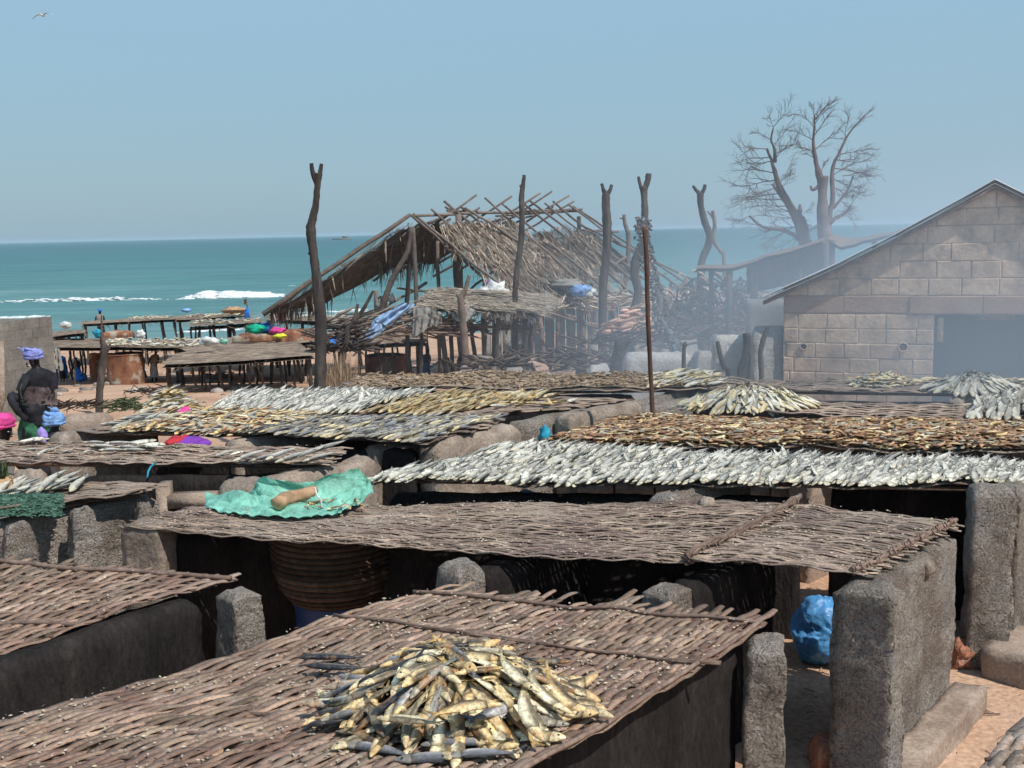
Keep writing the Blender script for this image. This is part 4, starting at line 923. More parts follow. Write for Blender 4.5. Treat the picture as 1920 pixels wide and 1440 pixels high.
post([(1136, 362, 18), (1136, 385, 20), (1138, 420, 22), (1138, 470, 20), (1132, 520, 21), (1130, 570, 20), (1130, 638, 22)], 33, 'thick charred post with a short fork at the right end of the hut',
     [[(1128, 344, 7), (1131, 354, 9), (1136, 366, 13)], [(1147, 346, 7), (1144, 356, 9), (1137, 368, 13)]])
post([(1206, 350, 20), (1208, 370, 15), (1209, 400, 17), (1210, 440, 18), (1204, 460, 20), (1192, 490, 22), (1190, 515, 22), (1196, 545, 20), (1190, 580, 22), (1178, 630, 26)], 33,
     'pale topped forked post carrying the hanging tangle', [[(1197, 331, 7), (1200, 345, 8), (1206, 358, 12)], [(1216, 325, 13), (1214, 340, 14), (1207, 358, 14)]])
post([(1313, 362, 16), (1314, 385, 15), (1321, 415, 16), (1330, 440, 17), (1328, 460, 18), (1316, 490, 18), (1316, 530, 22), (1318, 600, 26)], 36, 'curved forked post nearest the block building',
     [[(1299, 348, 6), (1304, 355, 8), (1312, 364, 11)], [(1322, 346, 8), (1320, 355, 9), (1314, 366, 11)]])
post([(1170, 402, 6), (1172, 420, 8), (1178, 440, 10), (1178, 475, 10), (1172, 530, 9), (1170, 590, 11)], 40, 'thin bleached post behind the ruined hut', [[(1162, 409, 3), (1168, 410, 4), (1172, 416, 6)]], m='pole')
post([(1336, 395, 7), (1340, 420, 8), (1338, 450, 9), (1350, 470, 8), (1358, 495, 8)], 42, 'pale bare stick leaning behind the curved forked post', [[(1326, 396, 3), (1334, 404, 5), (1340, 416, 6)]], m='pole')
post([(190, 590, 3), (191, 620, 5), (192, 640, 10), (196, 652, 15), (194, 672, 14), (190, 700, 16), (187, 735, 15), (186, 770, 16)], 22, 'short crooked charred post standing on the sand at the left', [[(207, 645, 4), (203, 652, 8), (196, 662, 12)]])
post([(671, 570, 7), (664, 600, 9), (652, 618, 12), (650, 640, 12), (642, 665, 13), (641, 718, 15)], 27, 'crooked charred post beside the tallest one', [[(700, 545, 6), (684, 575, 9), (664, 605, 11)], [(628, 640, 5), (640, 628, 8), (652, 622, 10)]], m='post')
post([(880, 516, 7), (872, 545, 10), (864, 560, 14), (867, 590, 15), (870, 630, 16), (874, 680, 18)], 29, 'forked grey post in front of the low thatched shelter', [[(857, 552, 7), (861, 560, 9), (866, 570, 12)]], m='pole')
post([(715, 580, 10), (722, 560, 13), (735, 525, 12), (752, 495, 11), (765, 470, 10), (775, 440, 9)], 34, 'slanting grey prop leaning up under the front of the ruined hut', m='pole')
post([(1095, 660, 20), (1090, 690, 24)], 24, 'burnt stump among the debris', m='ash', name='stump'); post([(1165, 640, 24), (1160, 665, 26), (1155, 700, 28)], 22, 'burnt stump wrapped in dark plastic beside the rusty pole', [[(1180, 636, 14), (1165, 650, 20)]], m='ash', name='stump')
for i, (p, lb) in enumerate((([(1345, 640, 9), (1350, 665, 10), (1358, 690, 10), (1366, 706, 9)], 'leftmost dark curved stick against the pale wall by the building'),
                            ([(1400, 625, 16), (1400, 650, 15), (1394, 680, 15), (1388, 706, 14)], 'middle dark curved post against the pale wall by the building'),
                            ([(1441, 612, 7), (1432, 635, 11), (1426, 665, 11), (1428, 710, 12)], 'rightmost dark curved post against the pale wall by the building'), ([(1287, 645, 10), (1282, 670, 9)], 'short dark stick between the pale walls'))):
    post(p, 17.3, lb, m='post', name='curved_post')
mb = MB(); pts = spl([(*D(u, v, 12.2), .042) for (u, v) in ((1208, 425), (1212, 480), (1214, 560), (1216, 620), (1220, 700), (1224, 790))], 4); mb.tube([p[:3] for p in pts] + [Vector((pts[-1][0], pts[-1][1], 0))], .027, 8, jit=.1)
tag(mb.build('rusty_pole', M['rustpole']), 'thin rusty brown pole rising from the brown fish mat', 'pole')
# tangle hanging from the forked post
TGW = 1.9
tg = thing('hanging_tangle', 'dark tangle of netting and shiny scraps hanging from a forked post', 'tangle', D(1210, 420, 31.5))
path = spl([(1207, 412), (1206, 440), (1212, 480), (1224, 520), (1236, 560), (1240, 600), (1258, 630), (1272, 655), (1284, 690)], 8); mb = MB(); ms_ = MB()
for i, (u, v) in enumerate(path):
    wpx = TGW * (9 if v < 500 else (7 if v < 560 else (9 if v < 620 else 5))); yy = 31.6 - (v - 412) / 280 * 9
    for k in range(11):
        q = D(u + ru(-wpx, wpx) * .8, v + ru(-6, 6), yy); q.y += ru(-.12, .12); dd = Vector((ru(-.4, .5), ru(-.3, .3), ru(-1, .2))) * ru(.08, .26)
        g_ = ru(.5, 1.8); mb.c = (g_, g_, g_); mb.tube([q, q + dd * .5 + Vector((ru(-.04, .04), 0, 0)), q + dd], [.028, .036, .01], 4)
    for _k in range(1):
        q = D(u + ru(-wpx, wpx) * .6, v + ru(-4, 4), yy - .25)
        if rnd() < .6: ms_.blob(q, .028, .02, .028, .2, 2, 5, 6, i)
mb.tube([D(u, v, 31.6 - (v - 412) / 280 * 9) for (u, v) in path], .07, 6, jit=.6)
o = mb.build('netting', M['tangle'], tg); o['kind'] = 'stuff'; o = ms_.build('shiny_scraps', M['shiny'], tg); o['kind'] = 'stuff'
# ---------------------------------------------------------------- ruined thatched hut
hut = thing('ruined_hut', 'collapsing thatched hut with its roof poles laid bare', 'hut', (0, 38, gz(0, 38)))
RA = D(776, 408, 34.5); RB = D(1090, 398, 42.0)
LA = D(492, 590, 33.5); EAr = D(1010, 600, 33.5); EBr = D(1305, 545, 41.5); LB = D(760, 560, 42.5)
def hroof(side, s_, w_, dz=0):                          # side -1 left slope, +1 right slope
    top = RA.lerp(RB, s_) + Z * (.35 * math.sin(s_ * math.pi) + .42 * N3(s_ * 5, 3)); bot = (LA.lerp(LB, s_) if side < 0 else EAr.lerp(EBr, s_))
    q = top.lerp(bot, w_); sag = -.22 * math.sin(math.pi * min(1, max(0, w_))); return q + Z * (sag + dz)
def pole(a, b_, r0, r1, name='roof_pole', m='pole', par=None, sag=0.0, mid=None):
    mb = MB(); pts = []; n = 7
    for i in range(n):
        f = i / (n - 1); q = a.lerp(b_, f); q = q + Vector((.05 * N3(i * .9, a.x), .05 * N3(i * .9, a.x, 4), .06 * N3(i * .9, a.x, 9) - sag * math.sin(math.pi * f))); pts.append(q)
    mb.tube(pts, [r0 + (r1 - r0) * i / (n - 1) for i in range(n)], 6, jit=.2); return mb.build(name, M[m], par or hut)
pole(RA + Vector((-.1, 0, .1)), LA, .07, .09); pole(RA + Vector((.1, .5, -.25)), LA + Vector((.15, .4, -.1)), .06, .09); pole(D(856, 392, 36), D(640, 500, 35.2), .05, .07); pole(D(845, 410, 37), D(560, 560, 36), .05, .06)
for i, s_ in enumerate([.0, .10, .20, .30, .41, .50, .60, .68, .76, .84, .92, .99]):
    pole(hroof(1, s_ + ru(-.02, .02), -ru(.02, .09)), hroof(1, s_ + ru(-.03, .03), ru(.9, 1.08)), .042, .052)
for i, s_ in enumerate([.22, .34, .45, .56, .66, .78, .9]):
    pole(hroof(-1, s_ + ru(-.03, .03), -ru(.04, .16)), hroof(-1, s_, ru(.4, .7)), .038, .05)
for (u0, v0, u1, v1, y0, y1) in ((770, 403, 905, 520, 34, 35), (835, 388, 935, 450, 36, 38), (872, 388, 1000, 470, 36, 37), (838, 395, 990, 400, 36, 40), (880, 430, 1000, 395, 37, 40), (930, 405, 1090, 395, 39, 42), (985, 400, 1060, 395, 39, 41),
                         (960, 420, 1035, 388, 39, 41), (1000, 440, 1160, 520, 39, 40), (1085, 420, 1300, 525, 40, 41), (1080, 432, 1160, 434, 40, 41), (1030, 445, 1240, 535, 40, 40), (870, 540, 1210, 640, 33, 34), (1000, 570, 1120, 610, 34, 35),
                         (865, 440, 1175, 560, 38, 39), (1030, 560, 1180, 480, 38, 40), (1040, 575, 1075, 600, 34, 34.5), (745, 540, 860, 555, 35, 36), (700, 590, 800, 530, 35, 36), (860, 560, 960, 480, 38, 38), (930, 600, 1010, 625, 33, 34), (880, 480, 960, 530, 37, 37)):
    pole(D(u0, v0, y0), D(u1, v1, y1), .04, .05)
for (a, s0, s1, w_) in ((1, 0, 1, .25), (1, .1, 1.02, .5), (1, .3, 1.0, .75), (1, .0, .6, .75), (-1, 0, .8, .3)): pole(hroof(a, s0, w_, .04), hroof(a, s1, w_, .04), .028, .03, 'purlin')
pole(RA + Z * .06, RB + Z * .12, .05, .05, 'ridge_pole')
for (u, v, y_, w_, vb) in ((860, 400, 36, 11, 690), (820, 452, 36, 7, 660), (1012, 440, 38, 8, 620), (1085, 405, 41, 7, 600), (908, 500, 40, 7, 640), (852, 470, 37, 9, 640), (1150, 560, 36, 11, 640), (1090, 570, 36, 12, 640), (1048, 560, 35, 8, 620), (1012, 590, 34, 9, 650), (1258, 530, 41, 6, 570),
                     (1286, 522, 41, 7, 570), (704, 545, 38, 9, 620), (800, 560, 38, 7, 640), (775, 430, 34.6, 8, 560), (1170, 545, 39, 9, 590), (1220, 555, 39, 8, 600)):
    a = D(u, v, y_); b_ = Vector((a.x + ru(-.15, .15), a.y, gz(a.x, a.y) - .3))
    if vb < 590 and u == 775: b_ = D(760, 600, 35)
    pole(a, b_, w_ / 2 * px2m(y_), w_ / 2 * px2m(y_) * 1.1, 'post', 'post' if u % 2 else 'pole')
def thatch(side, s0, s1, w0, w1, n, holes=.0, dz=.06, name='thatch', fr=1.0):
    mb = MB()
    mb.c = (.5, .48, .45)
    if side < 0: mb.grid(lambda a, b_: hroof(side, s0 + (s1 - s0) * a + .02 * N3(a * 9, b_ * 7), w0 + (w1 - w0) * b_ + .03 * N3(a * 8, b_ * 8, 5), dz - .05 + .06 * N3(a * 11, b_ * 11)), 24, 16)
    for i in range(n):
        s_, w_ = ru(s0, s1), ru(w0, w1)
        if N3(s_ * 11, w_ * 9, side) < -.22 + holes * .3: continue
        a = hroof(side, s_, w_, dz + ru(0, .12) + .3 * max(0, N3(s_ * 17, w_ * 15, 4))); dw = ru(.04, .22) * fr; ds = ru(-.03, .03) * random.choice([1, 1, 3])
        b_ = hroof(side, s_ + ds, w_ + dw, dz + ru(-.08, .12)); g_ = ru(.35, 1.0) if rnd() < .6 else ru(1.1, 2.0); mb.c = (g_, g_ * .97, g_ * .92)  # dim and bright tints paint dark gaps and sunlit frond tips
        mb.strip(a, b_, ru(.02, .05), .008, ru(-.1, .22))
    for i in range(int(n * .14)):                     # ragged hanging edge
        s_ = ru(s0, s1); w_ = w1 if rnd() < .75 else ru(w0, w1); a = hroof(side, s_ if rnd() < .7 else random.choice((s0, s1)), w_, dz); b_ = a + Vector((ru(-.2, .2), ru(-.2, .1), -ru(.2, .75))); g_ = ru(.4, 1.5); mb.c = (g_, g_ * .97, g_ * .92)
        mb.strip(a, b_, .06, .01, .05)
    o = mb.build(name, M['thatch'], hut, smooth=False); o['kind'] = 'stuff'; return o
thatch(-1, .02, .30, .12, .96, 1700); thatch(-1, .25, .60, .15, .52, 900); thatch(1, .05, .42, .12, .62, 4200); thatch(1, .40, .86, .24, .56, 3300); thatch(1, .0, .34, .55, .86, 1200, .3); thatch(1, .30, .66, .60, .95, 900, .6)
# rags on the hut
for i, (u, v, y_, w_, h_, m, lb) in enumerate(((927, 552, 33, .42, .5, 'white', 'white sack on the low thatch'), (1012, 578, 33.5, .3, .3, 'white', 'pink and white rag on the low thatch'), (1087, 545, 35, .36, .25, 'lightblue', 'pale blue rag on the hut beam'), (1060, 532, 35.5, .5, .22, 'greysheet', 'grey sack on the fallen roof'), (915, 540, 34, .16, .3, 'purple', 'purple rag beside the white sack'), (1105, 548, 35, .2, .2, 'white', 'small white rag on the hut beam'))):
    mb = MB(); q = D(u, v, y_); mb.blob(q, w_, w_ * .6, h_ * .7, .35, 2, 10, 12, i, ridge=.15); tag(mb.build('rag', M[m]), lb, 'rag')
# low thatched shelter in front
lt = thing('low_thatched_shelter', 'low flat thatched shelter on crooked legs in front of the ruined hut', 'shelter', D(890, 680, 30))
def lroof(a, b_, dz=0):
    A0, A1, B0, B1 = D(772, 583, 29.5), D(1010, 592, 29.5), D(800, 545, 33), D(1030, 560, 33)
    q = A0.lerp(A1, a).lerp(B0.lerp(B1, a), b_); return q + Z * (dz + .10 * N3(a * 4, b_ * 3) + .1 * math.sin(a * math.pi))
mb = MB(); mb.c = (.55, .55, .5); mb.grid(lroof, 20, 8, .05)
for i in range(1500):
    a, b_ = rnd(), rnd(); p0 = lroof(a, b_, ru(.0, .1)); g_ = ru(.5, 1.5); mb.c = (g_, g_, g_ * .95); th_ = ru(-.5, .7)
    mb.strip(p0, p0 + Vector((math.cos(th_), -abs(math.sin(th_)) * .8, ru(-.25, .1))) * ru(.3, .7), .05, .01, .05)
for i in range(260):
    a = rnd(); p0 = lroof(a, ru(0, .1), .02); g_ = ru(.35, 1.1); mb.c = (g_, g_, g_); mb.strip(p0, p0 + Vector((ru(-.2, .2), -.1, -ru(.1, .4))), .05, .01, 0)
o = mb.build('thatch', M['thatch'], lt, smooth=False); o['kind'] = 'stuff'
for (u, v, y_, w_) in ((790, 590, 29.6, 7), (826, 592, 29.6, 10), (845, 590, 31, 8), (905, 596, 30, 6), (935, 596, 29.8, 8), (985, 598, 30.5, 9), (880, 590, 32, 8), (760, 590, 31, 8), (930, 590, 32.5, 7), (1000, 598, 32, 10)):
    a = D(u, v, y_); b_ = Vector((a.x + ru(-.25, .25), a.y, gz(a.x, a.y) - .2)); pole(a, b_, w_ / 2 * px2m(y_), w_ / 2 * px2m(y_), 'leg', 'post', lt)
def drape(corners, y_, name, m, label, cat='cloth', amp=.06, nu=16, nv=12, sc=4):
    """corner px: tl, tr, bl, br (with distances)"""
    c = [D(*k) for k in corners]; mb = MB()
    mb.grid(lambda a, b_: (c[0].lerp(c[1], a).lerp(c[2].lerp(c[3], a), b_)) + Vector((.03 * N3(a * 6, b_ * 5), amp * math.sin(a * 13 + 2 * b_) * b_ + amp * N3(a * sc, b_ * sc), .04 * N3(a * 7, b_ * 2, 2))), nu, nv, .006)
    return tag(mb.build(name, M[m]), label, cat)
drape([(775, 575, 29.3), (808, 578, 29.3), (773, 634, 29.1), (800, 618, 29.1)], 0, 'hanging_sheet', 'greysheet', 'grey sheet hanging from the front of the low shelter')
drape([(806, 580, 29.2), (828, 586, 29.2), (803, 612, 29.2), (822, 610, 29.2)], 0, 'hanging_sheet', 'greysheet', 'smaller grey sheet hanging to the right of the larger one')
drape([(756, 567, 28.5), (778, 570, 28.8), (700, 600, 28.2), (730, 612, 28.3)], 0, 'hanging_tarp', 'bluetarp', 'upper part of the pale blue tarp slung to the low shelter', amp=.12)
drape([(700, 600, 28.2), (724, 612, 28.3), (680, 640, 27.9), (692, 646, 27.9)], 0, 'hanging_tarp', 'bluetarp', 'lower torn end of the pale blue tarp', amp=.1)
drape([(725, 590, 28.5), (760, 575, 28.8), (715, 612, 28.4), (745, 600, 28.5)], 0, 'hanging_tarp', 'tan', 'tan cloth under the blue tarp', amp=.08)
drape([(860, 575, 29.2), (890, 580, 29.2), (855, 602, 29.0), (880, 600, 29.0)], 0, 'hanging_sheet', 'greysheet', 'dull sheet hanging at the middle of the low shelter')
# long pale panels of a fence behind the hut
fn = thing('panel_fence', 'weathered grey panel fence behind the ruined hut', 'fence', D(1100, 620, 42))
for i in range(22):
    u0 = 900 + i * 20; a = D(u0, 560, 42 - i * .05); b_ = D(u0 + 19, 560, 42 - i * .05); top = D(u0, 562 - (u0 - 900) * .02, 42).z; g = gz(a.x, a.y); mb = MB(); c = (a + b_) / 2; mb.c = (ru(.85, 1.15),) * 3
    mb.rough_box(Vector((c.x, c.y + ru(-.03, .03), g - .1)), Vector((1, 0, 0)), Vector((0, 1, 0)), Z, (b_ - a).length - .015, .05, top - g + .1 + ru(-.06, .06), 2, 1, 5, .02, 2, 0); mb.build('panel', M['whiterock'], fn)
# ---------------------------------------------------------------- brown sheds on posts by the tree
def shed_roof(name, label, pts_near, pts_far, y0, y1, legs, m='stick', drop=.5):
    s_ = thing(name, label, 'shed', D(pts_near[0][0], 560, y0)); near = spl([(u, v) for u, v in pts_near], 6); far = spl([(u, v) for u, v in pts_far], 6); k = min(len(near), len(far)) - 1
    def f(a, b_):
        i = min(k - 1, int(a * k)); t_ = a * k - i; n0 = D(near[i][0] + (near[i + 1][0] - near[i][0]) * t_, near[i][1] + (near[i + 1][1] - near[i][1]) * t_, y0)
        f0 = D(far[i][0] + (far[i + 1][0] - far[i][0]) * t_, far[i][1] + (far[i + 1][1] - far[i][1]) * t_, y1); return n0.lerp(f0, b_) + Z * (.04 * N3(a * 7, b_ * 3) + .004 * math.sin(a * 190))
    mb = MB(); mb.grid(f, 50, 8, .09); mb.build('roof', M[m], s_)
    for (u, v, w_) in legs: 
        y_ = y0 + ru(.1, .5); a = D(u, v, y_); pole(a, Vector((a.x, a.y, gz(a.x, a.y) - .2)), w_ / 2 * px2m(y_), w_ / 2 * px2m(y_), 'leg', 'post', s_)
    return s_
bs_ = shed_roof('brown_shed', 'brown roofed open shed below the bare tree, sloping up to the right', [(1300, 505), (1380, 500), (1440, 482), (1500, 466), (1548, 450)], [(1310, 497), (1380, 494), (1440, 476), (1500, 460), (1548, 444)], 30, 34,
          [(1368, 508, 12), (1415, 505, 15), (1332, 508, 9), (1470, 500, 8), (1548, 455, 13), (1500, 500, 10)])
shed_roof('brown_shed', 'small low brown shed behind the gable roof', [(1550, 448), (1580, 462), (1620, 452), (1660, 442), (1720, 430)], [(1560, 440), (1590, 446), (1620, 444), (1660, 436), (1720, 424)], 32, 36, [(1560, 450, 14), (1640, 450, 10)])
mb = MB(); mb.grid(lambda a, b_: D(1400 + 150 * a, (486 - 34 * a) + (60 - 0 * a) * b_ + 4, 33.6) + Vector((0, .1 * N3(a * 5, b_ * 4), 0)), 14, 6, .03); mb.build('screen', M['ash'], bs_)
# ---------------------------------------------------------------- far tables, trays and drums
def table(name, label, quad, y0, y1, thick, legs, m='table', mess=60, brush=True, cat='table', group=None):
    """quad px: near-left, near-right, far-left, far-right on the top face"""
    A0, A1, B0, B1 = D(*quad[0], y0), D(*quad[1], y0), D(*quad[2], y1), D(*quad[3], y1); zt = (A0.z + A1.z) / 2
    t_ = thing(name, label, cat, (A0 + A1) / 2, group); L_ = (A1 - A0).length
    def f(a, b_, dz=0): q = A0.lerp(A1, a).lerp(B0.lerp(B1, a), b_); return q + Z * (dz + .05 * N3(a * L_ * .7, b_ * 3, y0))
    mb = MB(); mb.grid(f, int(L_ * 4) + 4, 6, thick)
    nb = int(L_ * 34) if brush else int(L_ * 8)
    for i in range(nb):
        a, b_ = rnd(), rnd(); p0 = f(a, b_, ru(.0, .03)); th_ = ru(-.3, .3) + (3.14 if rnd() < .5 else 0); g_ = ru(.5, 1.6); mb.c = (g_, g_ * .96, g_ * .9); mb.strip(p0, p0 + Vector((math.cos(th_), math.sin(th_), ru(-.06, .08))) * ru(.2, .5), .04, .02, 0)
    for i in range(int(L_ * 10)):
        a = rnd(); p0 = f(a, ru(0, .1), -thick * rnd()); g_ = ru(.4, 1.2); mb.c = (g_, g_, g_); mb.strip(p0, p0 + Vector((ru(-.4, .4), -.08, -ru(.02, .2))), .04, .02, 0)
    o = mb.build('brushwood_top', M[m], t_); mb = MB()
    for a, w_ in legs:
        for b_ in (.08, .92):
            p0 = f(a + ru(-.01, .01), b_, -.02); p1 = Vector((p0.x + ru(-.12, .12), p0.y, gz(p0.x, p0.y) - .15)); pole(p0, p1, w_ * .62, w_ * .7, 'leg', 'post', t_)
    return t_, f
T1, f1 = table('brush_table', 'sagging brushwood table on many thin legs standing on the sand', [(303, 682), (592, 668), (330, 662), (560, 640)], 26.5, 31, .09, [(.03, .10), (.2, .05), (.28, .04), (.36, .05), (.45, .06), (.56, .05), (.66, .05), (.76, .06), (.86, .05), (.97, .07)])
mb = MB()
for i in range(150):
    q = f1(ru(.0, .08), ru(0, 1), 0); g_ = gz(q.x, q.y)
T2, f2 = table('brush_table', 'long brushwood table with rusty drums below it at the left', [(96, 652), (365, 652), (100, 634), (430, 640)], 33, 37, .10, [(.15, .05), (.5, .05), (.85, .06)])
T2b, f2b = table('brush_table', 'brushwood table top running behind the sagging one', [(350, 660), (600, 640), (300, 640), (600, 628)], 31.5, 37, .14, [(.1, .05), (.5, .05), (.9, .05)])
T3, f3 = table('fish_table', 'first far fish table silhouetted against the sea at the left', [(152, 608), (330, 598), (156, 603), (330, 594)], 42, 46, .1, [(.02, .05), (.2, .06), (.35, .06), (.5, .06), (.65, .06), (.85, .1), (.98, .06)], brush=True)
T4, f4 = table('fish_table', 'second far fish table silhouetted against the sea, right of the first', [(330, 600), (470, 592), (330, 593), (470, 588)], 43, 47, .1, [(.05, .08), (.3, .06), (.5, .06), (.75, .06), (.95, .06)])
T5, f5 = table('fish_table', 'far brushwood table just left of the tallest post', [(350, 612), (490, 604), (360, 605), (490, 598)], 38, 41, .16, [(.05, .06), (.3, .06), (.55, .08), (.8, .06), (.98, .07)])
T6, f6 = table('fish_table', 'far table behind the tallest post', [(500, 600), (690, 606), (500, 592), (690, 596)], 36, 40, .12, [(.05, .08), (.2, .06), (.35, .06), (.5, .1), (.7, .06), (.9, .06)])
T7, f7 = table('brush_table', 'brushwood table piled with sticks right of the tallest post', [(615, 652), (800, 640), (640, 622), (800, 618)], 33, 36, .14, [(.05, .06), (.3, .05), (.5, .05), (.65, .05), (.8, .06), (.95, .06)])
T8, f8 = table('fish_table', 'far right table seen under the brown shed', [(1200, 560), (1500, 556), (1200, 548), (1500, 545)], 45, 50, .12, [(.1, .08), (.25, .08), (.4, .08), (.55, .08), (.7, .1), (.85, .08)])
T9, f9 = table('fish_table', 'low dark table at the left beside the grey wall', [(98, 632), (160, 625), (98, 622), (160, 618)], 36, 39, .1, [(.1, .05), (.5, .06), (.9, .05)])
for (f, a, b_, n, m, lb) in ((f3, .5, .95, 70, 'fish', 'white fish scattered on the first far table'), (f4, .1, .9, 60, 'dryfish', 'dried fish on the second far table'), (f6, .05, .9, 60, 'fish', 'fish scraps on the table behind the tallest post'), (f2, .35, .98, 160, 'fish', 'pale fish on the long brushwood table at the left'), (f5, .05, .95, 50, 'dryfish', 'dried fish on the far table left of the tallest post'), (f8, .0, 1, 60, 'dryfish', 'dried fish on the far right table')):
    mb = MB(); ts = tmpl_mb(['white', 'cream', 'silver'], False, 4, (0, .2))
    for i in range(n): put(mb, random.choice(ts), f(ru(a, b_), rnd(), .05 + rnd() * .05), ru(.25, .45), ru(0, 6.28), ru(-.2, .2), 0, ru(.6, 1.1))
    tag(mb.build('scattered_fish', M[m]), lb, kind='stuff')
def brushpile(pos, n, L, rad, m, label, h=.5, name='stick_pile', w0=.025, dirj=math.pi, curl=0.0, kind='stuff'):
    mb = MB()
    for i in range(n):
        a = ru(0, 6.28); r = math.sqrt(rnd()); q = pos + Vector((math.cos(a) * r * rad[0], math.sin(a) * r * rad[1], rnd() * h * (1 - r * r))); th_ = ru(-dirj, dirj); d_ = Vector((math.cos(th_), math.sin(th_) * .6, ru(-.3, .45))) * ru(.5, 1) * L
        g_ = ru(.5, 2.1); mb.c = (g_, g_ * ru(.88, 1), g_ * ru(.82, .98)); k = Vector((0, 0, curl * rnd() * L)); mb.tube([q, q + d_ * .35 + k * .8, q + d_ * .7 + k, q + d_ + k * .3], [w0 * .6, w0, w0, w0 * .3], 4)
    return tag(mb.build(name, M[m]), label, kind=kind)
brushpile(D(1335, 606, 34), 420, .7, (2.1, 1.2), 'thatch', 'tangled pile of curled offcuts and driftwood beside the curved forked post', 1.5, curl=.6, w0=.035)
brushpile(D(1335, 625, 33), 200, .6, (2.4, 1.2), 'lintel', 'reddish scraps in the offcut pile by the curved forked post', .9, w0=.05)
brushpile(D(1175, 632, 31), 160, .55, (1.0, 1.0), 'lintel', 'split firewood lying behind the rusty pole', .8, w0=.055, dirj=.5)
brushpile(D(1230, 640, 28), 120, .9, (2.2, 1.2), 'ash', 'burnt sticks and ashes in front of the forked posts', .4, w0=.03)
brushpile(D(1060, 680, 24), 120, .7, (2.0, 1.0), 'ash', 'charred debris on the ground left of the stumps', .35, w0=.03); brushpile(D(960, 690, 23), 50, .5, (1.5, .8), 'ash', 'charred debris near the grey stone blocks', .25, w0=.03)
brushpile(D(700, 625, 30), 220, 1.1, (2.2, 1.0), 'pole', 'loose grey sticks heaped right of the tallest post', .7, w0=.025, dirj=.7); brushpile(D(640, 655, 27.5), 160, .7, (.7, .5), 'ash', 'dark pile of sticks and plastic behind the crooked post', .7, w0=.03)
brushpile(D(1100, 575, 36), 300, .8, (3.5, 1.5), 'thatch', 'fallen thatch and scraps below the right side of the hut', .5, w0=.03); brushpile(D(865, 620, 32.5), 140, .7, (2.2, 1), 'pole', 'sticks under the low shelter', .5, w0=.03)
brushpile(D(1300, 560, 44), 60, .9, (4, 1.5), 'pole', 'sticks and poles lying beyond the forked posts', .6, w0=.04)
brushpile(D(150, 762, 20.8) * 1.0, 90, .35, (.5, .3), 'ash', 'dark dead weed on the sand left of the short post', .12, w0=.012, name='dead_weed'); brushpile(D(236, 765, 20.4), 120, .3, (.35, .25), 'greenweed', 'green weed on the sand right of the short post', .22, w0=.012, name='green_weed')
brushpile(D(300, 735, 22.5), 90, .3, (.8, .3), 'ash', 'dry twigs at the foot of the sagging table', .12, w0=.012, name='dry_twigs')
mb = MB()
for i in range(420):
    q = D(ru(608, 665), ru(690, 735), 25 + rnd() * 1.2); q.z = gz(q.x, q.y); d_ = Vector((ru(-.25, .35), ru(-.2, .2), ru(.3, 1.0))); g_ = ru(.6, 1.4); mb.c = (g_, g_, g_); mb.strip(q, q + d_, .02, .005, 0)
tag(mb.build('dry_grass', M['scrub']), 'dry tufts of grass around the crooked post', kind='stuff')
# rusty drums and trays
def drum(u0, u1, v0, v1, y_, label, n=14, arc=(0, 6.28), m='rust', flat=.9, name='rusty_drum'):
    y_ = G((u0 + u1) / 2, v1).y
    A = D(u0, v0, y_); B = D(u1, v0, y_); r = (B - A).length / 2; c = (A + B) / 2; z0 = min(D(u0, v1, y_).z, gz(c.x, c.y)); z1 = A.z; o = thing(name, label, 'drum', (c.x, c.y, z0)); mb = MB()
    V = []; nz = 7
    for k in range(nz + 1):
        for j in range(n + 1):
            a = j / n * 6.2832; rr = r * (1 + .04 * N3(j * .7, k * .6, u0) + (.015 if k in (2, 5) else 0)); V.append((c.x + math.cos(a) * rr, c.y + math.sin(a) * rr * flat, z0 + (z1 - z0) * k / nz + .03 * N3(j * .5, 3, u0) * (k == nz)))
    Q = [(k * (n + 1) + j, k * (n + 1) + j + 1, (k + 1) * (n + 1) + j + 1, (k + 1) * (n + 1) + j) for k in range(nz) for j in range(n)]; mb.add(V, Q); mb.build('drum_shell', M[m], o)
    mb = MB(); mb.tube([Vector((c.x + math.cos(j / n * 6.2832) * r * 1.01, c.y + math.sin(j / n * 6.2832) * r * 1.01 * flat, z1 + .03 * N3(j * .5, 3, u0))) for j in range(n + 1)], .02, 5); mb.build('rim', M[m], o)
    mb = MB(); V = [(c.x + math.cos(j / n * 6.2832) * r * .98, c.y + math.sin(j / n * 6.2832) * r * .98 * flat, z1 - .25) for j in range(n)]; V.append((c.x, c.y, z1 - .25)); mb.add(V, T=[(j, (j + 1) % n, n) for j in range(n)]); mb.build('contents', M['ash'], o)
    return o
drum(166, 188, 664, 716, 24.6, 'narrow rusty drum left of the short crooked post'); drum(199, 267, 664, 720, 24.6, 'wide cut open rusty drum right of the short crooked post', 18); drum(684, 764, 667, 704, 26.5, 'rusty peeling drum on its own in the middle of the yard', 10)
for (u0, u1, v0, v1, y_, lb) in ((442, 515, 625, 640, 34, 'shallow rusty tray on the far table'), (517, 590, 618, 641, 33.5, 'bulging rusty tray left of the tallest post'), (196, 246, 620, 636, 38, 'rusty box on the far table at the left')):
    A = D(u0, v1, y_); B = D(u1, v1, y_); h_ = D(u0, v0, y_).z - A.z; mb = MB(); c = (A + B) / 2; mb.rough_box(c, Vector((1, 0, 0)), Vector((0, 1, 0)), Z, (B - A).length, .9, h_, 8, 4, 4, .03, 2, .9 if u0 == 517 else .1); tag(mb.build('rusty_tray', M['rust']), lb, 'tray')
    
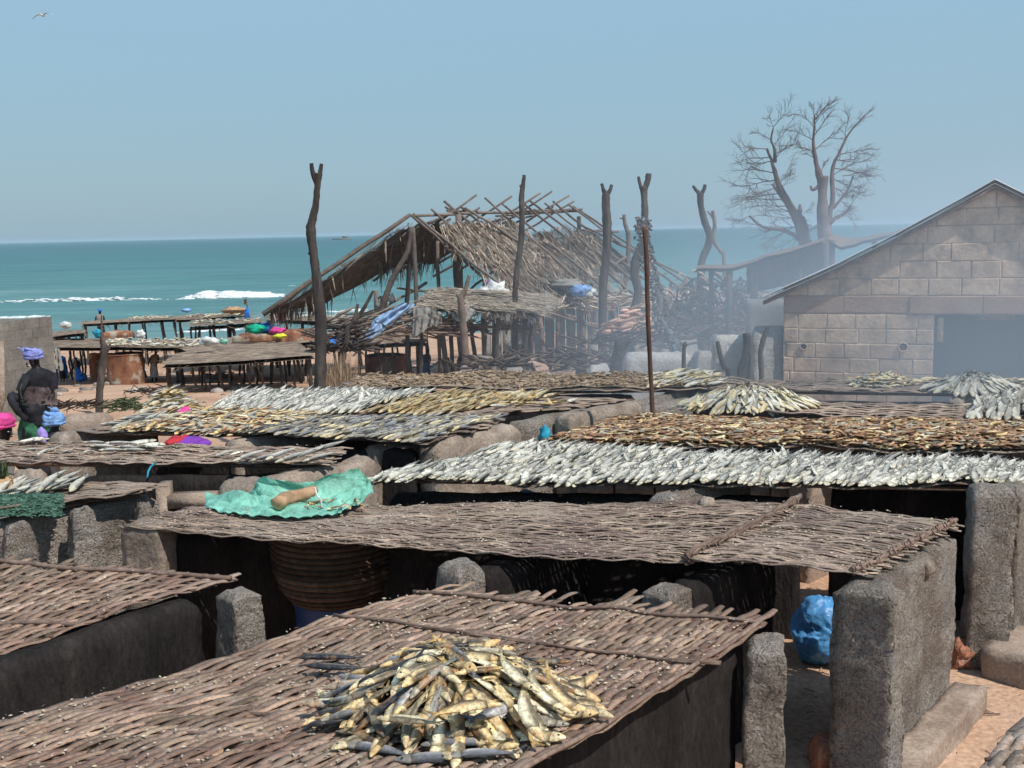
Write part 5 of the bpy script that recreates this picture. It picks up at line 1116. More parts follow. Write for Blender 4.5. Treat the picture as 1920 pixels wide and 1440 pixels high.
# low walls and rubble
def rub(u0, v0, u1, v1, y_, h_, th, m, label, rt=.7, amp=.06):
    A = D(u0, v0, y_); B = D(u1, v1, y_); zt = (A.z + B.z) / 2; d_ = Vector((B.x - A.x, B.y - A.y, 0)); L_ = d_.length; d_.normalize(); n_ = Vector((d_.y, -d_.x, 0)); c = (A + B) / 2; zb = gz(c.x, c.y) - .3
    mb = MB(); mb.rough_box(Vector((c.x, c.y, zb)), d_, n_, Z, L_, th, zt - zb, max(6, int(L_ * 8)), 5, 12, amp, 2.2, rt); return tag(mb.build('low_wall', M[m]), label, 'wall')
rub(1170, 668, 1300, 655, 20, 1, .4, 'whiterock', 'pale lumpy render wall right of the rusty pole'); rub(1300, 660, 1335, 658, 19.6, 1, .4, 'whiterock', 'short pale lump of wall beside the long lumpy one')
rub(1335, 632, 1410, 622, 18.2, 1, .2, 'whiterock', 'pale rendered wall behind the leaning dark sticks', .3, .04); rub(1410, 616, 1474, 610, 17.8, 1, .2, 'whiterock', 'pale rendered wall touching the corner of the building', .3, .04)
rub(1100, 688, 1145, 684, 21, 1, .5, 'whiterock', 'pale lump of rubble left of the burnt stump'); rub(960, 700, 1040, 700, 20.6, 1, .4, 'whiterock', 'flat pale slab at the edge of the crusted mat', .3, .03)
rub(1400, 560, 1500, 560, 26, 1, .1, 'greyblock', 'smoky grey wall left of the block building', 0, .01)
rub(1240, 560, 1420, 555, 41, 1, .2, 'whiterock', 'pale wall behind the offcut pile', .1, .03)
for (u0, v0, u1, v1, y_, z0, z1, lb) in ((860, 684, 905, 684, 24, 0, 0, 'grey stone block left in the row by the forked grey post'), (888, 668, 930, 668, 25, 0, 0, 'upper grey stone block in the row by the forked grey post'), (945, 690, 985, 688, 22.5, 0, 0, 'grey block near the slim dark post')):
    A = D(u0, v0, y_); B = D(u1, v1, y_); c = (A + B) / 2; zb = gz(c.x, c.y) - .1; mb = MB(); mb.rough_box(Vector((c.x, c.y, zb)), Vector((1, 0, 0)), Vector((0, 1, 0)), Z, (B - A).length, .35, c.z - zb, 8, 4, 5, .03, 3, .3); tag(mb.build('stone_block', M['rock']), lb, 'stone')
mb = MB(); mb.grid(lambda a, b_: D(978 + 34 * a + 28 * b_, 674 + 22 * b_ - 4 * a, 23.5 - b_ * .5) + Z * (.02 * math.sin(a * 40)), 16, 8, .01); tag(mb.build('corrugated_scrap', M['lintel']), 'reddish piece of corrugated sheet lying in the debris', 'sheet')
for (u, v, y_, r_, lb) in ((672, 700, 24.5, .16, 'rounded stone by the peeling drum'), (668, 712, 24, .22, 'larger flat stone by the peeling drum'), (690, 708, 24.2, .2, 'grey stone right of the larger flat one'), (113, 717, 23.5, .1, 'small round stone on the sand at the left'), (168, 718, 24, .07, 'tiny stone beside the narrow drum')):
    q = D(u, v, y_); q.z = gz(q.x, q.y) + r_ * .3; mb = MB(); mb.blob(q, r_ * 1.3, r_, r_ * .7, .2, 1.5, 8, 10, int(u)); tag(mb.build('stone', M['rock']), lb, 'stone')
mb = MB(); ids = 0
for i in range(420):
    x = ru(-14, 14); y_ = ru(16, 40); r_ = ru(.02, .09) * (1 + (y_ > 25)); z_ = gz(x, y_); g_ = ru(.5, 1.3); mb.c = (g_, g_, g_); mb.blob((x, y_, z_ + r_ * .2), r_ * 1.4, r_, r_ * .6, .3, 2, 3, 5, i)
tag(mb.build('ground_rubble', M['rock']), 'small stones and scraps strewn over the sand', kind='stuff')
mb = MB()
for i in range(260):
    q = G(ru(1480, 1920), ru(1090, 1440)); d_ = Vector((ru(-1, 1), ru(-1, 1), 0)).normalized() * ru(.01, .06); g_ = ru(.6, 2.6); mb.c = (g_, g_, g_); mb.tube([q + Z * .012 - d_, q + Z * .015 + d_], ru(.002, .005), 4)
tag(mb.build('ground_litter', M['stick']), 'twigs and fish scraps littering the sand between the right hand walls', kind='stuff')
for (u0, v0, u1, v1) in ((205, 775, 150, 790),):
    rub(118, 778, 205, 774, 16.5, 1, .3, 'plinth', 'low pale concrete edge behind the white fish at the left', .2, .02)
# ---------------------------------------------------------------- bare trees
def tree(name, label, limbs, y_, twig_seeds, seed):
    rs = random.Random(seed); t_ = thing(name, label, 'tree', D(limbs[0][-1][0], 560, y_)); mbt = MB(); mbb = MB(); nb = [0]
    def twig(p, d, L_, r, lev):
        n = 5; pts = [p]; q = p; dd = d.copy()
        for i in range(n):
            dd = (dd + Vector((rs.uniform(-.2, .2), rs.uniform(-.2, .2), rs.uniform(-.16, .16) + (.02 if lev < 2 else -.0)))).normalized(); q = q + dd * (L_ / n); pts.append(q)
            if lev < 3 and i >= 0:
                for _ in range(1 if rs.random() < .6 else 2):
                    sd = Vector((rs.uniform(-1, 1), rs.uniform(-1, 1), rs.uniform(-.55, .9))).normalized(); nd = (dd * .9 + sd * .75).normalized(); twig(q, nd, L_ * rs.uniform(.42, .62), r * .55, lev + 1)
        mbb.tube(pts, [max(.005, .62 * r * (1 - .75 * i / n)) for i in range(n + 1)], 4 if lev < 3 else 3, cap=False); nb[0] += 1
    for k, limb in enumerate(limbs):
        pts = spl([(*(D(u, v, y_) + Vector((0, dy, 0))), w_ / 2 * px2m(y_)) for (u, v, w_, dy) in [(l + (0,))[:4] for l in limb]], 4)
        mbt.tube([p[:3] for p in pts], [max(.012, p[3]) for p in pts], 8 if pts[-1][3] > .1 else 5, jit=.15)
    g = gz(*D(limbs[0][-1][0], 500, y_)[:2]); b_ = D(*limbs[0][-1][:2], y_); mbt.tube([b_, Vector((b_.x, b_.y, g - .3))], [limbs[0][-1][2] / 2 * px2m(y_), limbs[0][-1][2] / 2 * px2m(y_) * 1.2], 9)
    for (u, v, du, dv, L_, r) in twig_seeds:
        for _ in range(1):
            d = (RGT * du - UPV * dv + Vector((0, rs.uniform(-.4, .4), 0))).normalized(); twig(D(u, v, y_), d, L_ * .82 * px2m(y_), r, 1)
    mbt.build('trunk', M['bark'], t_); o = mbb.build('twigs', M['bark'], t_); o['kind'] = 'stuff'
tree('bare_tree', 'right hand bare grey tree, upright, behind the sloping shed', [
    [(1543, 330, 22), (1542, 360, 17), (1543, 400, 22), (1546, 430, 26), (1548, 460, 28)],
    [(1527, 215, 3), (1527, 240, 4), (1525, 265, 5), (1527, 285, 7), (1531, 308, 9), (1536, 328, 13), (1543, 345, 16)],
    [(1622, 216, 2), (1598, 242, 3), (1585, 262, 4), (1572, 290, 5), (1564, 305, 6), (1560, 330, 8), (1561, 375, 9), (1556, 395, 11), (1552, 420, 12)],
    [(1595, 385, 4), (1585, 400, 5), (1568, 408, 7), (1556, 418, 9)], [(1520, 348, 4), (1523, 356, 6), (1532, 352, 7), (1540, 345, 8)], [(1600, 330, 3), (1590, 355, 4), (1575, 375, 5), (1562, 390, 7)],
    [(1558, 188, 1.5), (1540, 210, 2.5), (1529, 224, 3)]], 47,
    [(1527, 265, -.8, -.6, 55, .035), (1527, 285, -.9, -.45, 60, .04), (1526, 255, .7, -.8, 50, .035), (1528, 280, .8, -.55, 65, .045), (1530, 300, -.6, -.5, 40, .03), (1527, 240, -.7, -.5, 45, .03), (1527, 235, .6, -.9, 45, .03), (1527, 216, -.3, -.9, 22, .02), (1527, 216, .7, -.8, 40, .025),
     (1585, 262, .2, -1, 50, .03), (1598, 242, .8, -.6, 42, .025), (1572, 290, .8, -.25, 62, .04), (1565, 300, .95, -.1, 70, .045), (1562, 315, 1, .1, 70, .04), (1561, 335, .9, .25, 60, .035), (1562, 350, .8, .35, 50, .035), (1590, 355, .8, .4, 40, .03), (1575, 375, .5, .5, 40, .03),
     (1595, 385, .3, -.6, 30, .025), (1585, 400, .5, .5, 32, .025), (1556, 410, .7, -.3, 40, .03), (1561, 330, .6, -.6, 50, .03), (1540, 325, .3, -1, 28, .03), (1600, 335, .9, 0, 45, .025), (1580, 330, .9, -.2, 50, .03), (1585, 345, .7, .2, 40, .03), (1570, 365, .8, .0, 42, .03), (1572, 395, .8, .3, 38, .025)], 11)
tree('bare_tree', 'left hand bare grey tree, leaning left, behind the sloping shed', [
    [(1447, 303, 6), (1452, 320, 8), (1462, 350, 11), (1473, 372, 14), (1488, 398, 18), (1498, 412, 23), (1507, 440, 24), (1512, 470, 26)],
    [(1450, 240, 3), (1446, 262, 4), (1452, 280, 5), (1453, 305, 7)], [(1438, 278, 4), (1442, 290, 5), (1450, 305, 6)], [(1405, 405, 4), (1430, 425, 5), (1470, 432, 7), (1498, 448, 9)], [(1500, 383, 4), (1500, 392, 8), (1498, 405, 12)], [(1448, 345, 4), (1458, 360, 5), (1468, 375, 7)]], 48,
    [(1450, 240, -.3, -.9, 36, .025), (1450, 238, .6, -.8, 52, .03), (1453, 270, .7, -.7, 50, .03), (1452, 290, .8, -.5, 50, .03), (1440, 280, -1, -.25, 60, .035), (1445, 295, -1, -.1, 60, .035), (1450, 302, -.95, .02, 66, .04), (1446, 262, -.8, -.6, 38, .025), (1453, 300, .5, -.7, 40, .03),
     (1455, 325, -.95, -.3, 75, .04), (1458, 338, -1, -.05, 80, .045), (1463, 350, -.95, .15, 85, .045), (1468, 362, -.9, .25, 85, .045), (1474, 372, -1, .1, 75, .04), (1480, 385, -1, .2, 70, .04), (1490, 398, -.95, -.05, 70, .04), (1494, 410, -1, .05, 75, .04), (1500, 425, -1, .1, 80, .045), (1430, 425, -1, -.2, 50, .03), (1405, 405, -.9, .4, 36, .025), (1500, 440, -.8, .5, 60, .035),
     (1462, 345, .6, -.7, 42, .025), (1466, 350, .8, -.5, 40, .025), (1470, 365, -.4, -.6, 34, .025), (1505, 400, .6, -.3, 26, .02), (1505, 430, .7, .1, 30, .02), (1498, 405, .5, .5, 30, .02), (1470, 435, -.9, .5, 45, .03)], 23)
# ---------------------------------------------------------------- props among the racks
# green plastic sheet on the long mat
front = spl([(386, 956, 8.30), (420, 966, 8.22), (470, 972, 8.18), (540, 976, 8.16), (600, 972, 8.18), (640, 966, 8.22), (672, 950, 8.35), (701, 928, 8.55)], 5)
back = spl([(395, 950, 8.55), (440, 930, 8.6), (470, 935, 8.62), (484, 902, 8.62), (520, 900, 8.7), (575, 908, 8.72), (628, 892, 8.72), (668, 884, 8.7), (690, 900, 8.66), (700, 916, 8.62)], 4)
def on(path, a): i = min(len(path) - 2, int(a * (len(path) - 1))); t_ = a * (len(path) - 1) - i; return tuple(path[i][k] + (path[i + 1][k] - path[i][k]) * t_ for k in range(3))
def zon(u, v, y_): return D(u, v, y_)
gs = thing('green_sheet', 'crumpled green plastic sheet lying on the left end of the long mat', 'sheet', P(540, 960, 1.42)); mb = MB()
def gsh(a, b_):
    fu, fv, _ = on(front, a); bu, bv, by = on(back, a); f_ = P(fu, fv, 1.435); top = D(bu, bv, f_.y + .62 + .04 * math.sin(a * 9)); base = Vector((top.x, f_.y + .50, 1.44))
    if b_ < .55: q = f_.lerp(base, b_ / .55); k = b_ / .55
    else:
        t_ = (b_ - .55) / .45; q = base.lerp(top, t_) + Vector((0, .05 * math.sin(t_ * math.pi), 0))
        k = 1
    cr_ = (.05 + .10 * k * (b_ < .6)) * abs(N3(a * 7, b_ * 3, 1)) + .03 * abs(N3(a * 17, b_ * 9, 6)) ; q = q + Vector((.02 * N3(a * 14, b_ * 9, 3), -.05 * abs(N3(a * 7, b_ * 5, 8)) * k, cr_ + (.012 if b_ < .05 else 0))); return q
mb.grid(gsh, 70, 34, .004); mb.build('plastic_sheet', M['green'], gs, smooth=False)
mb = MB(); mb.tube([tuple(p) for p in spl([P(515, 944, 1.52), P(545, 934, 1.53), P(575, 926, 1.55), P(592, 917, 1.57)], 4)], [.045, .058, .06, .058, .06, .058, .05, .05, .05, .045, .045, .035, .03], 9, jit=.2); tag(mb.build('cloth_roll', M['tan']), 'brown roll of sacking on the green sheet', 'roll')
for i in range(22):
    me = random.choice([FG[0], FG[2], FD[2]]); fish_obj(me, P(ru(520, 690), ru(935, 952), 1.47), ru(.12, .2), ru(0, 6.28), 0, ru(-.5, .5), 'small golden dried fish lying on the green plastic sheet', 'small dried fish on the green sheet', 'dried_fish')
mb = MB(); q = P(590, 914, 1.62); mb.tube([tuple(p) for p in spl([q, q + Vector((.02, -.02, -.06)), q + Vector((.05, -.03, -.10)), q + Vector((.05, -.03, -.17))], 4)], .008, 5); tag(mb.build('cord', M['white']), 'frayed pale cord hanging on the green sheet', 'cord')
# green rope on the sagging mat
mb = MB(); mb.tube([tuple(P(u, v, 1.42)) for (u, v) in ((292, 868), (282, 876), (278, 884))] + [tuple(D(276, 896, P(278, 884, 1.42).y - .03))], .010, 5); tag(mb.build('green_rope', M['teal']), 'short green rope end hanging over the edge of the sagging mat', 'rope')
# blue bag
q = G(1548, 1262); bb = thing('blue_bag', 'crumpled bright blue plastic bag on the sand behind the tall rough pillar', 'bag', q); mb = MB()
V = []; nb_, mb_ = 50, 84
for i in range(nb_ + 1):
    ph = math.pi * i / nb_
    for j in range(mb_):
        th_ = 2 * math.pi * j / mb_; d_ = Vector((math.sin(ph) * math.cos(th_), math.sin(ph) * math.sin(th_), math.cos(ph))); nq = N3(d_.x * 1.6, d_.y * 1.6, d_.z * 1.6 + 4)
        k = 1 + .25 * nq - .16 * abs(N3(d_.x * 2.6 + 3 * nq, d_.y * 2.6, d_.z * 1.3)) - .10 * abs(N3(d_.x * 6, d_.y * 6 + 4 * nq, d_.z * 3)) - .035 * abs(math.sin(th_ * 6 + 5 * nq)) * (1 - abs(d_.z))
        V.append((q.x + .05 + d_.x * .30 * k, q.y + .25 + d_.y * .26 * k, .25 + d_.z * .27 * k + .06 * max(0, d_.z) ** 6))
mb.add(V, [(i * mb_ + j, (i + 1) * mb_ + j, (i + 1) * mb_ + (j + 1) % mb_, i * mb_ + (j + 1) % mb_) for i in range(nb_) for j in range(mb_)]); mb.build('plastic_bag', M['blueplastic'], bb)
# basket and barrel in the oven
bk = thing('cane_basket', 'large brown cane basket in the shade under the long mat', 'basket', (-1.48, 8.45, .68)); c = Vector((-1.48, 8.45, .68))
mb = MB(); prof = [(.36, 0), (.43, .08), (.48, .22), (.50, .4), (.5, .58)]
V = []; n = 26
for (r_, z_) in prof:
    for j in range(n): V.append((c.x + math.cos(j / n * 6.2832) * (r_ - .02), c.y + math.sin(j / n * 6.2832) * (r_ - .02), c.z + z_))
mb.add(V, [(k * n + j, k * n + (j + 1) % n, (k + 1) * n + (j + 1) % n, (k + 1) * n + j) for k in range(4) for j in range(n)]); mb.build('basket_body', M['basket'], bk)
for i in range(13):
    z_ = .01 + i * .046; r_ = np.interp(z_, [p[1] for p in prof], [p[0] for p in prof]); mb = MB(); g_ = ru(.8, 1.3); mb.c = (g_, g_, g_)
    mb.tube([Vector((c.x + math.cos(j / 30 * 6.2832) * (r_ + .004 * math.sin(j * 2.5)), c.y + math.sin(j / 30 * 6.2832) * (r_ + .004 * math.sin(j * 2.5)), c.z + z_ + .004 * N3(j * .4, i))) for j in range(31)], .021, 5, cap=False); mb.build('cane_band', M['basket'], bk)
br = thing('blue_barrel', 'dark blue plastic barrel under the cane basket', 'barrel', (-1.48, 8.45, 0)); mb = MB(); V = []
for (r_, z_) in ((.33, 0), (.35, .05), (.345, .2), (.36, .24), (.345, .28), (.34, .45), (.345, .6), (.36, .63), (.36, .66), (.0, .66)):
    for j in range(n): V.append((c.x + math.cos(j / n * 6.2832) * r_, c.y + math.sin(j / n * 6.2832) * r_, z_))
mb.add(V, [(k * n + j, k * n + (j + 1) % n, (k + 1) * n + (j + 1) % n, (k + 1) * n + j) for k in range(8) for j in range(n)]); mb.build('barrel_body', M['bluedark'], br)
def rag(u, v, z, w_, h_, m, label, seed=1, dep=.3, name='cloth'):
    q = P(u, v, z); mb = MB(); mb.blob(q, w_, dep, h_, .22, 1.6, 14, 18, seed, ridge=.05); return tag(mb.build(name, M[m]), label, 'cloth')
def ragy(u, v, y_, w_, h_, m, label, seed=1, name='cloth', cat='cloth'):
    if 100 < u < 160 and v > 680: y_ = G(u, v + h_ * 70).y
    q = D(u, v, y_); mb = MB(); mb.blob(q, w_, w_ * .7, h_, .22, 1.8, 14, 18, seed, ridge=.07); return tag(mb.build(name, M[m]), label, cat)
rag(352, 834, 1.36, .22, .07, 'purple', 'purple cloth under the edge of the mixed fish mat', 3); rag(330, 828, 1.40, .10, .05, 'red', 'red cloth beside the purple cloth', 4)
rag(1022, 818, 1.22, .07, .11, 'teal', 'torn turquoise plastic in the dark gap left of the brown fish', 6, .1); rag(992, 932, 1.2, .14, .06, 'lightblue', 'blue and white rag under the silver fish mat', 7, .1)
rag(79, 820, 1.44, .05, .09, 'lilac', 'lilac plastic scrap at the back of the sagging mat', 5, .04); rag(345, 775, 1.44, .10, .07, 'pink', 'red plastic lump behind the mixed fish mat', 8, .1)
for i, (u, v) in enumerate(((50, 826), (62, 823), (72, 825))): fish_obj(FW[i % 3], P(u, v, 1.46), .26, ru(-.5, .5), .1, 0, 'white fish beside the lilac scrap', 'white fish beside the lilac scrap')
carpet(Mat((270, 782), (355, 782), (290, 762), (370, 762), .02, seed=31), ['white', 'cream', 'gold'], 'pale dried fish heaped behind the mixed fish mat', (0, 1, 0, 1), .22, .08, .1, -2.7, -.1, .9, .0, m='dryfish', layers=2, mound=.28)
# net at the left edge
mb = MB()
for i in range(1500):
    a = ru(-.15, 1.0); b_ = rnd(); q = P(115 * a, 968 - 36 * b_, 1.36) + Vector((0, 0, .05 * math.sin(b_ * 3.1) * 1.6 + .02 * N3(a * 9, b_ * 9))); th_ = random.choice((.7, -.7)) + ru(-.3, .3); d_ = Vector((math.cos(th_), math.sin(th_), ru(-.3, .3))) * .035; g_ = ru(.5, 1.6); mb.c = (g_, g_, g_); mb.tube([q - d_, q, q + d_], .006, 4)
mb.c = (.5, .5, .5); mb.grid(lambda a, b_: P(-20 + 132 * a, 968 - 34 * b_, 1.35) + Vector((0, 0, .06 * math.sin(b_ * 3.1) + .02 * N3(a * 9, b_ * 9))), 24, 12)
tag(mb.build('fishing_net', M['net']), 'dark green fishing net heaped on the wall at the left edge', kind='stuff')
mb = MB(); q = P(-4, 900, 1.5); mb.tube([q + Vector((0, 0, -.25)), q + Vector((0, 0, .02))], [.10, .13], 14); o = mb.build('bucket', M['tan']); tag(o, 'tan bucket with green leaves at the left edge', 'bucket')
mb = MB()
for i in range(60):
    p = q + Vector((ru(-.08, .08), ru(-.08, .08), 0)); mb.strip(p, p + Vector((ru(-.1, .1), ru(-.1, .1), ru(.05, .2))), .03, .01, 0)
l_ = mb.build('leaves', M['greenweed'], o); l_['kind'] = 'stuff'
# far cloths and buckets
for a in ((118, 688, 25.6, .15, .36, 'brightblue', 'bright blue cloth of a figure under the long brushwood table', 2), (150, 707, 24.8, .22, .13, 'brightblue', 'blue cloth on the ground beside the narrow drum', 3), (122, 706, 25.0, .15, .09, 'yellow', 'yellow cloth under the long brushwood table', 4),
          (479, 617, 33, .28, .13, 'emerald', 'green cloth in the rusty tray', 5), (500, 615, 34, .36, .14, 'brightblue', 'blue cloth behind the pink one', 6), (521, 620, 33, .26, .10, 'pink', 'pink cloth beside the green cloth', 7), (525, 630, 32.6, .2, .07, 'yellow', 'pale yellow bag below the pink cloth', 8),
          (525, 582, 34.5, .16, .27, 'red', 'red shirt hung at the end of the ruined roof pole', 9), (632, 642, 27.3, .22, .08, 'brightblue', 'blue plastic on the dark stick pile', 10), (463, 588, 40, .09, .22, 'brightblue', 'blue plastic canister on the far table', 11), (264, 628, 37, .17, .16, 'white', 'white rounded sack on the far table', 12),
          (184, 625, 36, .16, .14, 'teal', 'turquoise cloth by the rusty box on the far table', 13), (122, 610, 40, .22, .13, 'white', 'white basin beside the grey wall', 14), (420, 640, 30.5, .12, .08, 'green', 'small green basin on the brushwood table', 15), (350, 582, 44, .2, .08, 'lightblue', 'blue cloth on the second far table', 16), (440, 582, 44, .5, .16, 'tan', 'heap of reddish rags on the far table', 17),
          (715, 575, 35, .22, .3, 'greysheet', 'grey and white rags in the hut front', 18), (735, 560, 35.4, .15, .14, 'white', 'white rag in the hut front', 19), (392, 640, 30, .30, .12, 'white', 'white plastic on the brushwood table', 20), (1255, 575, 35, .2, .16, 'tan', 'tan scrap in the offcut pile', 21)):
    ragy(*a)
drape([(100, 650, 24.5), (112, 655, 24.5), (104, 690, 24.3), (118, 695, 24.3)], 0, 'hanging_cloth', 'greysheet', 'grey cloth hanging at the end of the grey block wall')
mb = MB(); p = D(461, 560, 40); mb.tube([p, D(466, 590, 40)], .02, 5); mb.add([tuple(D(458, 560, 40)), tuple(D(463, 562, 40)), tuple(D(460, 572, 40)), tuple(D(457, 570, 40))], [(0, 1, 2, 3)]); tag(mb.build('flag_stick', M['rustpole']), 'thin stick with a faded red flag on the far table', 'stick')

# ---------------------------------------------------------------- people
def skin_body(name, joints, edges, label, root, m='skin', par=None):
    me = bpy.data.meshes.new(name); keys = list(joints); me.from_pydata([joints[k][0] for k in keys], [(keys.index(a), keys.index(b_)) for a, b_ in edges], []); me.update()
    o = bpy.data.objects.new(name, me); COL.objects.link(o); s_ = o.modifiers.new('skin', 'SKIN'); s_.use_smooth_shade = True
    if not me.skin_vertices: me.skin_vertices.new()
    sv = me.skin_vertices[0].data
    for i, k in enumerate(keys): sv[i].radius = joints[k][1] if hasattr(joints[k][1], '__len__') else (joints[k][1],) * 2; sv[i].use_root = (k == root)
    ss = o.modifiers.new('sub', 'SUBSURF'); ss.levels = 2; ss.render_levels = 2; me.materials.append(M[m])
    c4 = me.color_attributes.new('Col', 'FLOAT_COLOR', 'POINT'); c4.data.foreach_set('color', np.ones(len(keys) * 4, np.float32))
    if par: o.parent = par; o.matrix_parent_inverse = par.matrix_world.inverted()
    return o
def loft(rings, m, name, par, n=20, fold=.0, seed=0, thick=0):
    """rings: (centre, rx, ry, yaw)"""
    mb = MB(); V = []
    for k, (c, rx, ry, yw) in enumerate(rings):
        for j in range(n):
            a = j / n * 6.2832; f = 1 + fold * math.sin(j * 2.2 + seed) * (k / len(rings)) + fold * .6 * N3(j * .9, k * .5, seed); x, y = math.cos(a) * rx * f, math.sin(a) * ry * f
            V.append((c[0] + x * math.cos(yw) - y * math.sin(yw), c[1] + x * math.sin(yw) + y * math.cos(yw), c[2]))
    mb.add(V, [(k * n + j, (k + 1) * n + j, (k + 1) * n + (j + 1) % n, k * n + (j + 1) % n) for k in range(len(rings) - 1) for j in range(n)])
    return mb.build(name, M[m], par)
def turban(c, r, m, par, seed=1, knot=(-.08, 0, .05)):
    mb = MB(); c = Vector(c)
    mb.blob(c, r * 1.15, r * 1.1, r * .8, .12, 2.5, 14, 20, seed, ridge=.06)
    for k in range(5):
        z_ = -.4 * r + k * .2 * r; rr = r * (1.08 - .06 * k); tl = .45 * math.sin(k * 2.1)
        mb.tube([c + Vector((math.cos(j / 16 * 6.2832) * rr, math.sin(j / 16 * 6.2832) * rr * .95, z_ + tl * r * math.sin(j / 16 * 6.2832 + k))) for j in range(17)], r * .15, 6, cap=False, jit=.5)
    kn = c + Vector(knot); mb.blob(kn, r * .4, r * .35, r * .28, .3, 2, 8, 10, seed + 3); mb.strip(kn, kn + Vector((-.1, 0, .05)), .05, .03, 0)
    return mb.build('turban', M[m], par)
def hand(J, E, wr, key, d, side, up, s_=1.0):
    """add palm, four fingers and thumb to the skeleton at wrist key"""
    w0 = Vector(wr); d = Vector(d).normalized(); side = Vector(side).normalized(); up = Vector(up).normalized()
    J[key + 'palm'] = (tuple(w0 + d * .06 * s_), .028 * s_); E.append((key, key + 'palm'))
    for i, (off, L_) in enumerate(((-.028, .060), (-.009, .072), (.010, .067), (.028, .052))):
        a = w0 + d * .085 * s_ + side * off * s_; b_ = a + d * L_ * .5 * s_ - up * .01; c = b_ + d * L_ * .4 * s_ - up * .03
        J[f'{key}f{i}a'] = (tuple(a), .010); J[f'{key}f{i}b'] = (tuple(b_), .009); J[f'{key}f{i}c'] = (tuple(c), .007); E += [(key + 'palm', f'{key}f{i}a'), (f'{key}f{i}a', f'{key}f{i}b'), (f'{key}f{i}b', f'{key}f{i}c')]
    a = w0 + d * .035 * s_ - side * .04 * s_; b_ = a + (d * .7 - side * .5).normalized() * .045; J[key + 'ta'] = (tuple(a), .012); J[key + 'tb'] = (tuple(b_), .009); E += [(key + 'palm', key + 'ta'), (key + 'ta', key + 'tb')]
def face(head, fwd, par, r=.095):
    """eyes, nose and ears worked on the head"""
    f = Vector(fwd).normalized(); s_ = f.cross(Z).normalized(); h = Vector(head); mb = MB()
    mb.blob(h + f * r * 1.02 - Z * .012, .014, .014, .028, .1, 2, 6, 8, 1); mb.blob(h + s_ * r * .86, .014, .02, .03, .1, 2, 6, 8, 2); mb.blob(h - s_ * r * .86, .014, .02, .03, .1, 2, 6, 8, 3)
    mb.blob(h + f * r * .92 - Z * .055, .024, .02, .010, .1, 2, 6, 8, 4); mb.build('facial_features', M['skin'], par)
    mb = MB()
    for k in (-1, 1): mb.blob(h + f * r * .90 + s_ * k * .034 + Z * .012, .012, .008, .008, 0, 1, 6, 8, 1)
    mb.build('eyes', M['white'], par)
def pp(u, v, y_, dy=0): q = D(u, v, y_); return (q.x, q.y + dy, q.z)
# the standing woman: seen from behind her left, one arm bent out with the hand on her hip
yw = 17.0; W1 = thing('person', 'standing woman in dark frilled blouse, green skirt and periwinkle turban by the grey wall', 'person', (D(68, 800, yw).x, yw, 0)); J = {}; E = []
J['pelvis'] = (pp(70, 757, yw), (.15, .13)); J['waist'] = (pp(70, 735, yw), (.115, .10)); J['chest'] = (pp(74, 712, yw), (.14, .11)); J['upper'] = (pp(74, 700, yw), (.12, .09)); J['neck'] = (pp(69, 690, yw), .05); J['head'] = (pp(64, 679, yw, -.0), (.085, .09)); J['crown'] = (pp(63, 670, yw), (.08, .085))
J['shl'] = (pp(57, 702, yw, -.06), .052); J['ell'] = (pp(50, 725, yw, -.25), .040); J['wrl'] = (pp(56, 742, yw, -.30), .028); J['shr'] = (pp(92, 703, yw, .03), .052); J['elr'] = (pp(99, 727, yw, .02), .042); J['wrr'] = (pp(93, 748, yw, -.1), .028)
J['hpl'] = (pp(62, 765, yw), .10); J['hpr'] = (pp(80, 765, yw), .10)
gl = gz(-7.5, 17); J['knl'] = ((J['hpl'][0][0] - .10, yw - .18, .52), .065); J['knr'] = ((J['hpr'][0][0], yw, .50), .065); J['anl'] = ((J['hpl'][0][0] - .06, yw - .05, .09), .04); J['anr'] = ((J['hpr'][0][0], yw + .05, .09), .04)
J['tol'] = ((J['hpl'][0][0] - .12, yw - .2, .035), .035); J['tor'] = ((J['hpr'][0][0] - .06, yw - .12, .035), .035)
E += [('pelvis', 'waist'), ('waist', 'chest'), ('chest', 'upper'), ('upper', 'neck'), ('neck', 'head'), ('head', 'crown'), ('upper', 'shl'), ('shl', 'ell'), ('ell', 'wrl'), ('upper', 'shr'), ('shr', 'elr'), ('elr', 'wrr'), ('pelvis', 'hpl'), ('hpl', 'knl'), ('knl', 'anl'), ('anl', 'tol'), ('pelvis', 'hpr'), ('hpr', 'knr'), ('knr', 'anr'), ('anr', 'tor')]
hand(J, E, J['wrl'][0], 'wrl', (.5, -.2, -.8), (.3, .9, 0), (-1, 0, 0)); hand(J, E, J['wrr'][0], 'wrr', (-.5, -.6, -.6), (.3, .8, -.3), (1, 0, 0))
skin_body('body', J, E, '', 'pelvis', par=W1); face((J['head'][0][0] - .01, J['head'][0][1] - .01, J['head'][0][2]), (-.9, -.35, -.1), W1)
c = lambda u, v, dy=0: pp(u, v, yw, dy)
loft([(c(69, 690), .08, .08, 0), (c(73, 696), .19, .13, 0), (c(75, 703), .235, .155, 0), (c(75, 715), .215, .16, 0), (c(72, 728), .18, .155, 0), (c(71, 737), .175, .15, 0)], 'blackdress', 'blouse', W1, fold=.04)
loft([(c(56, 700, -.06), .085, .085, 0), (c(53, 712, -.12), .085, .085, 0), (c(50, 727, -.22), .07, .07, 0)], 'blackdress', 'sleeve', W1, 12, .05); loft([(c(92, 700, .03), .09, .085, 0), (c(96, 713, .03), .09, .085, 0), (c(99, 730, .02), .075, .07, 0)], 'blackdress', 'sleeve', W1, 12, .05, 2)
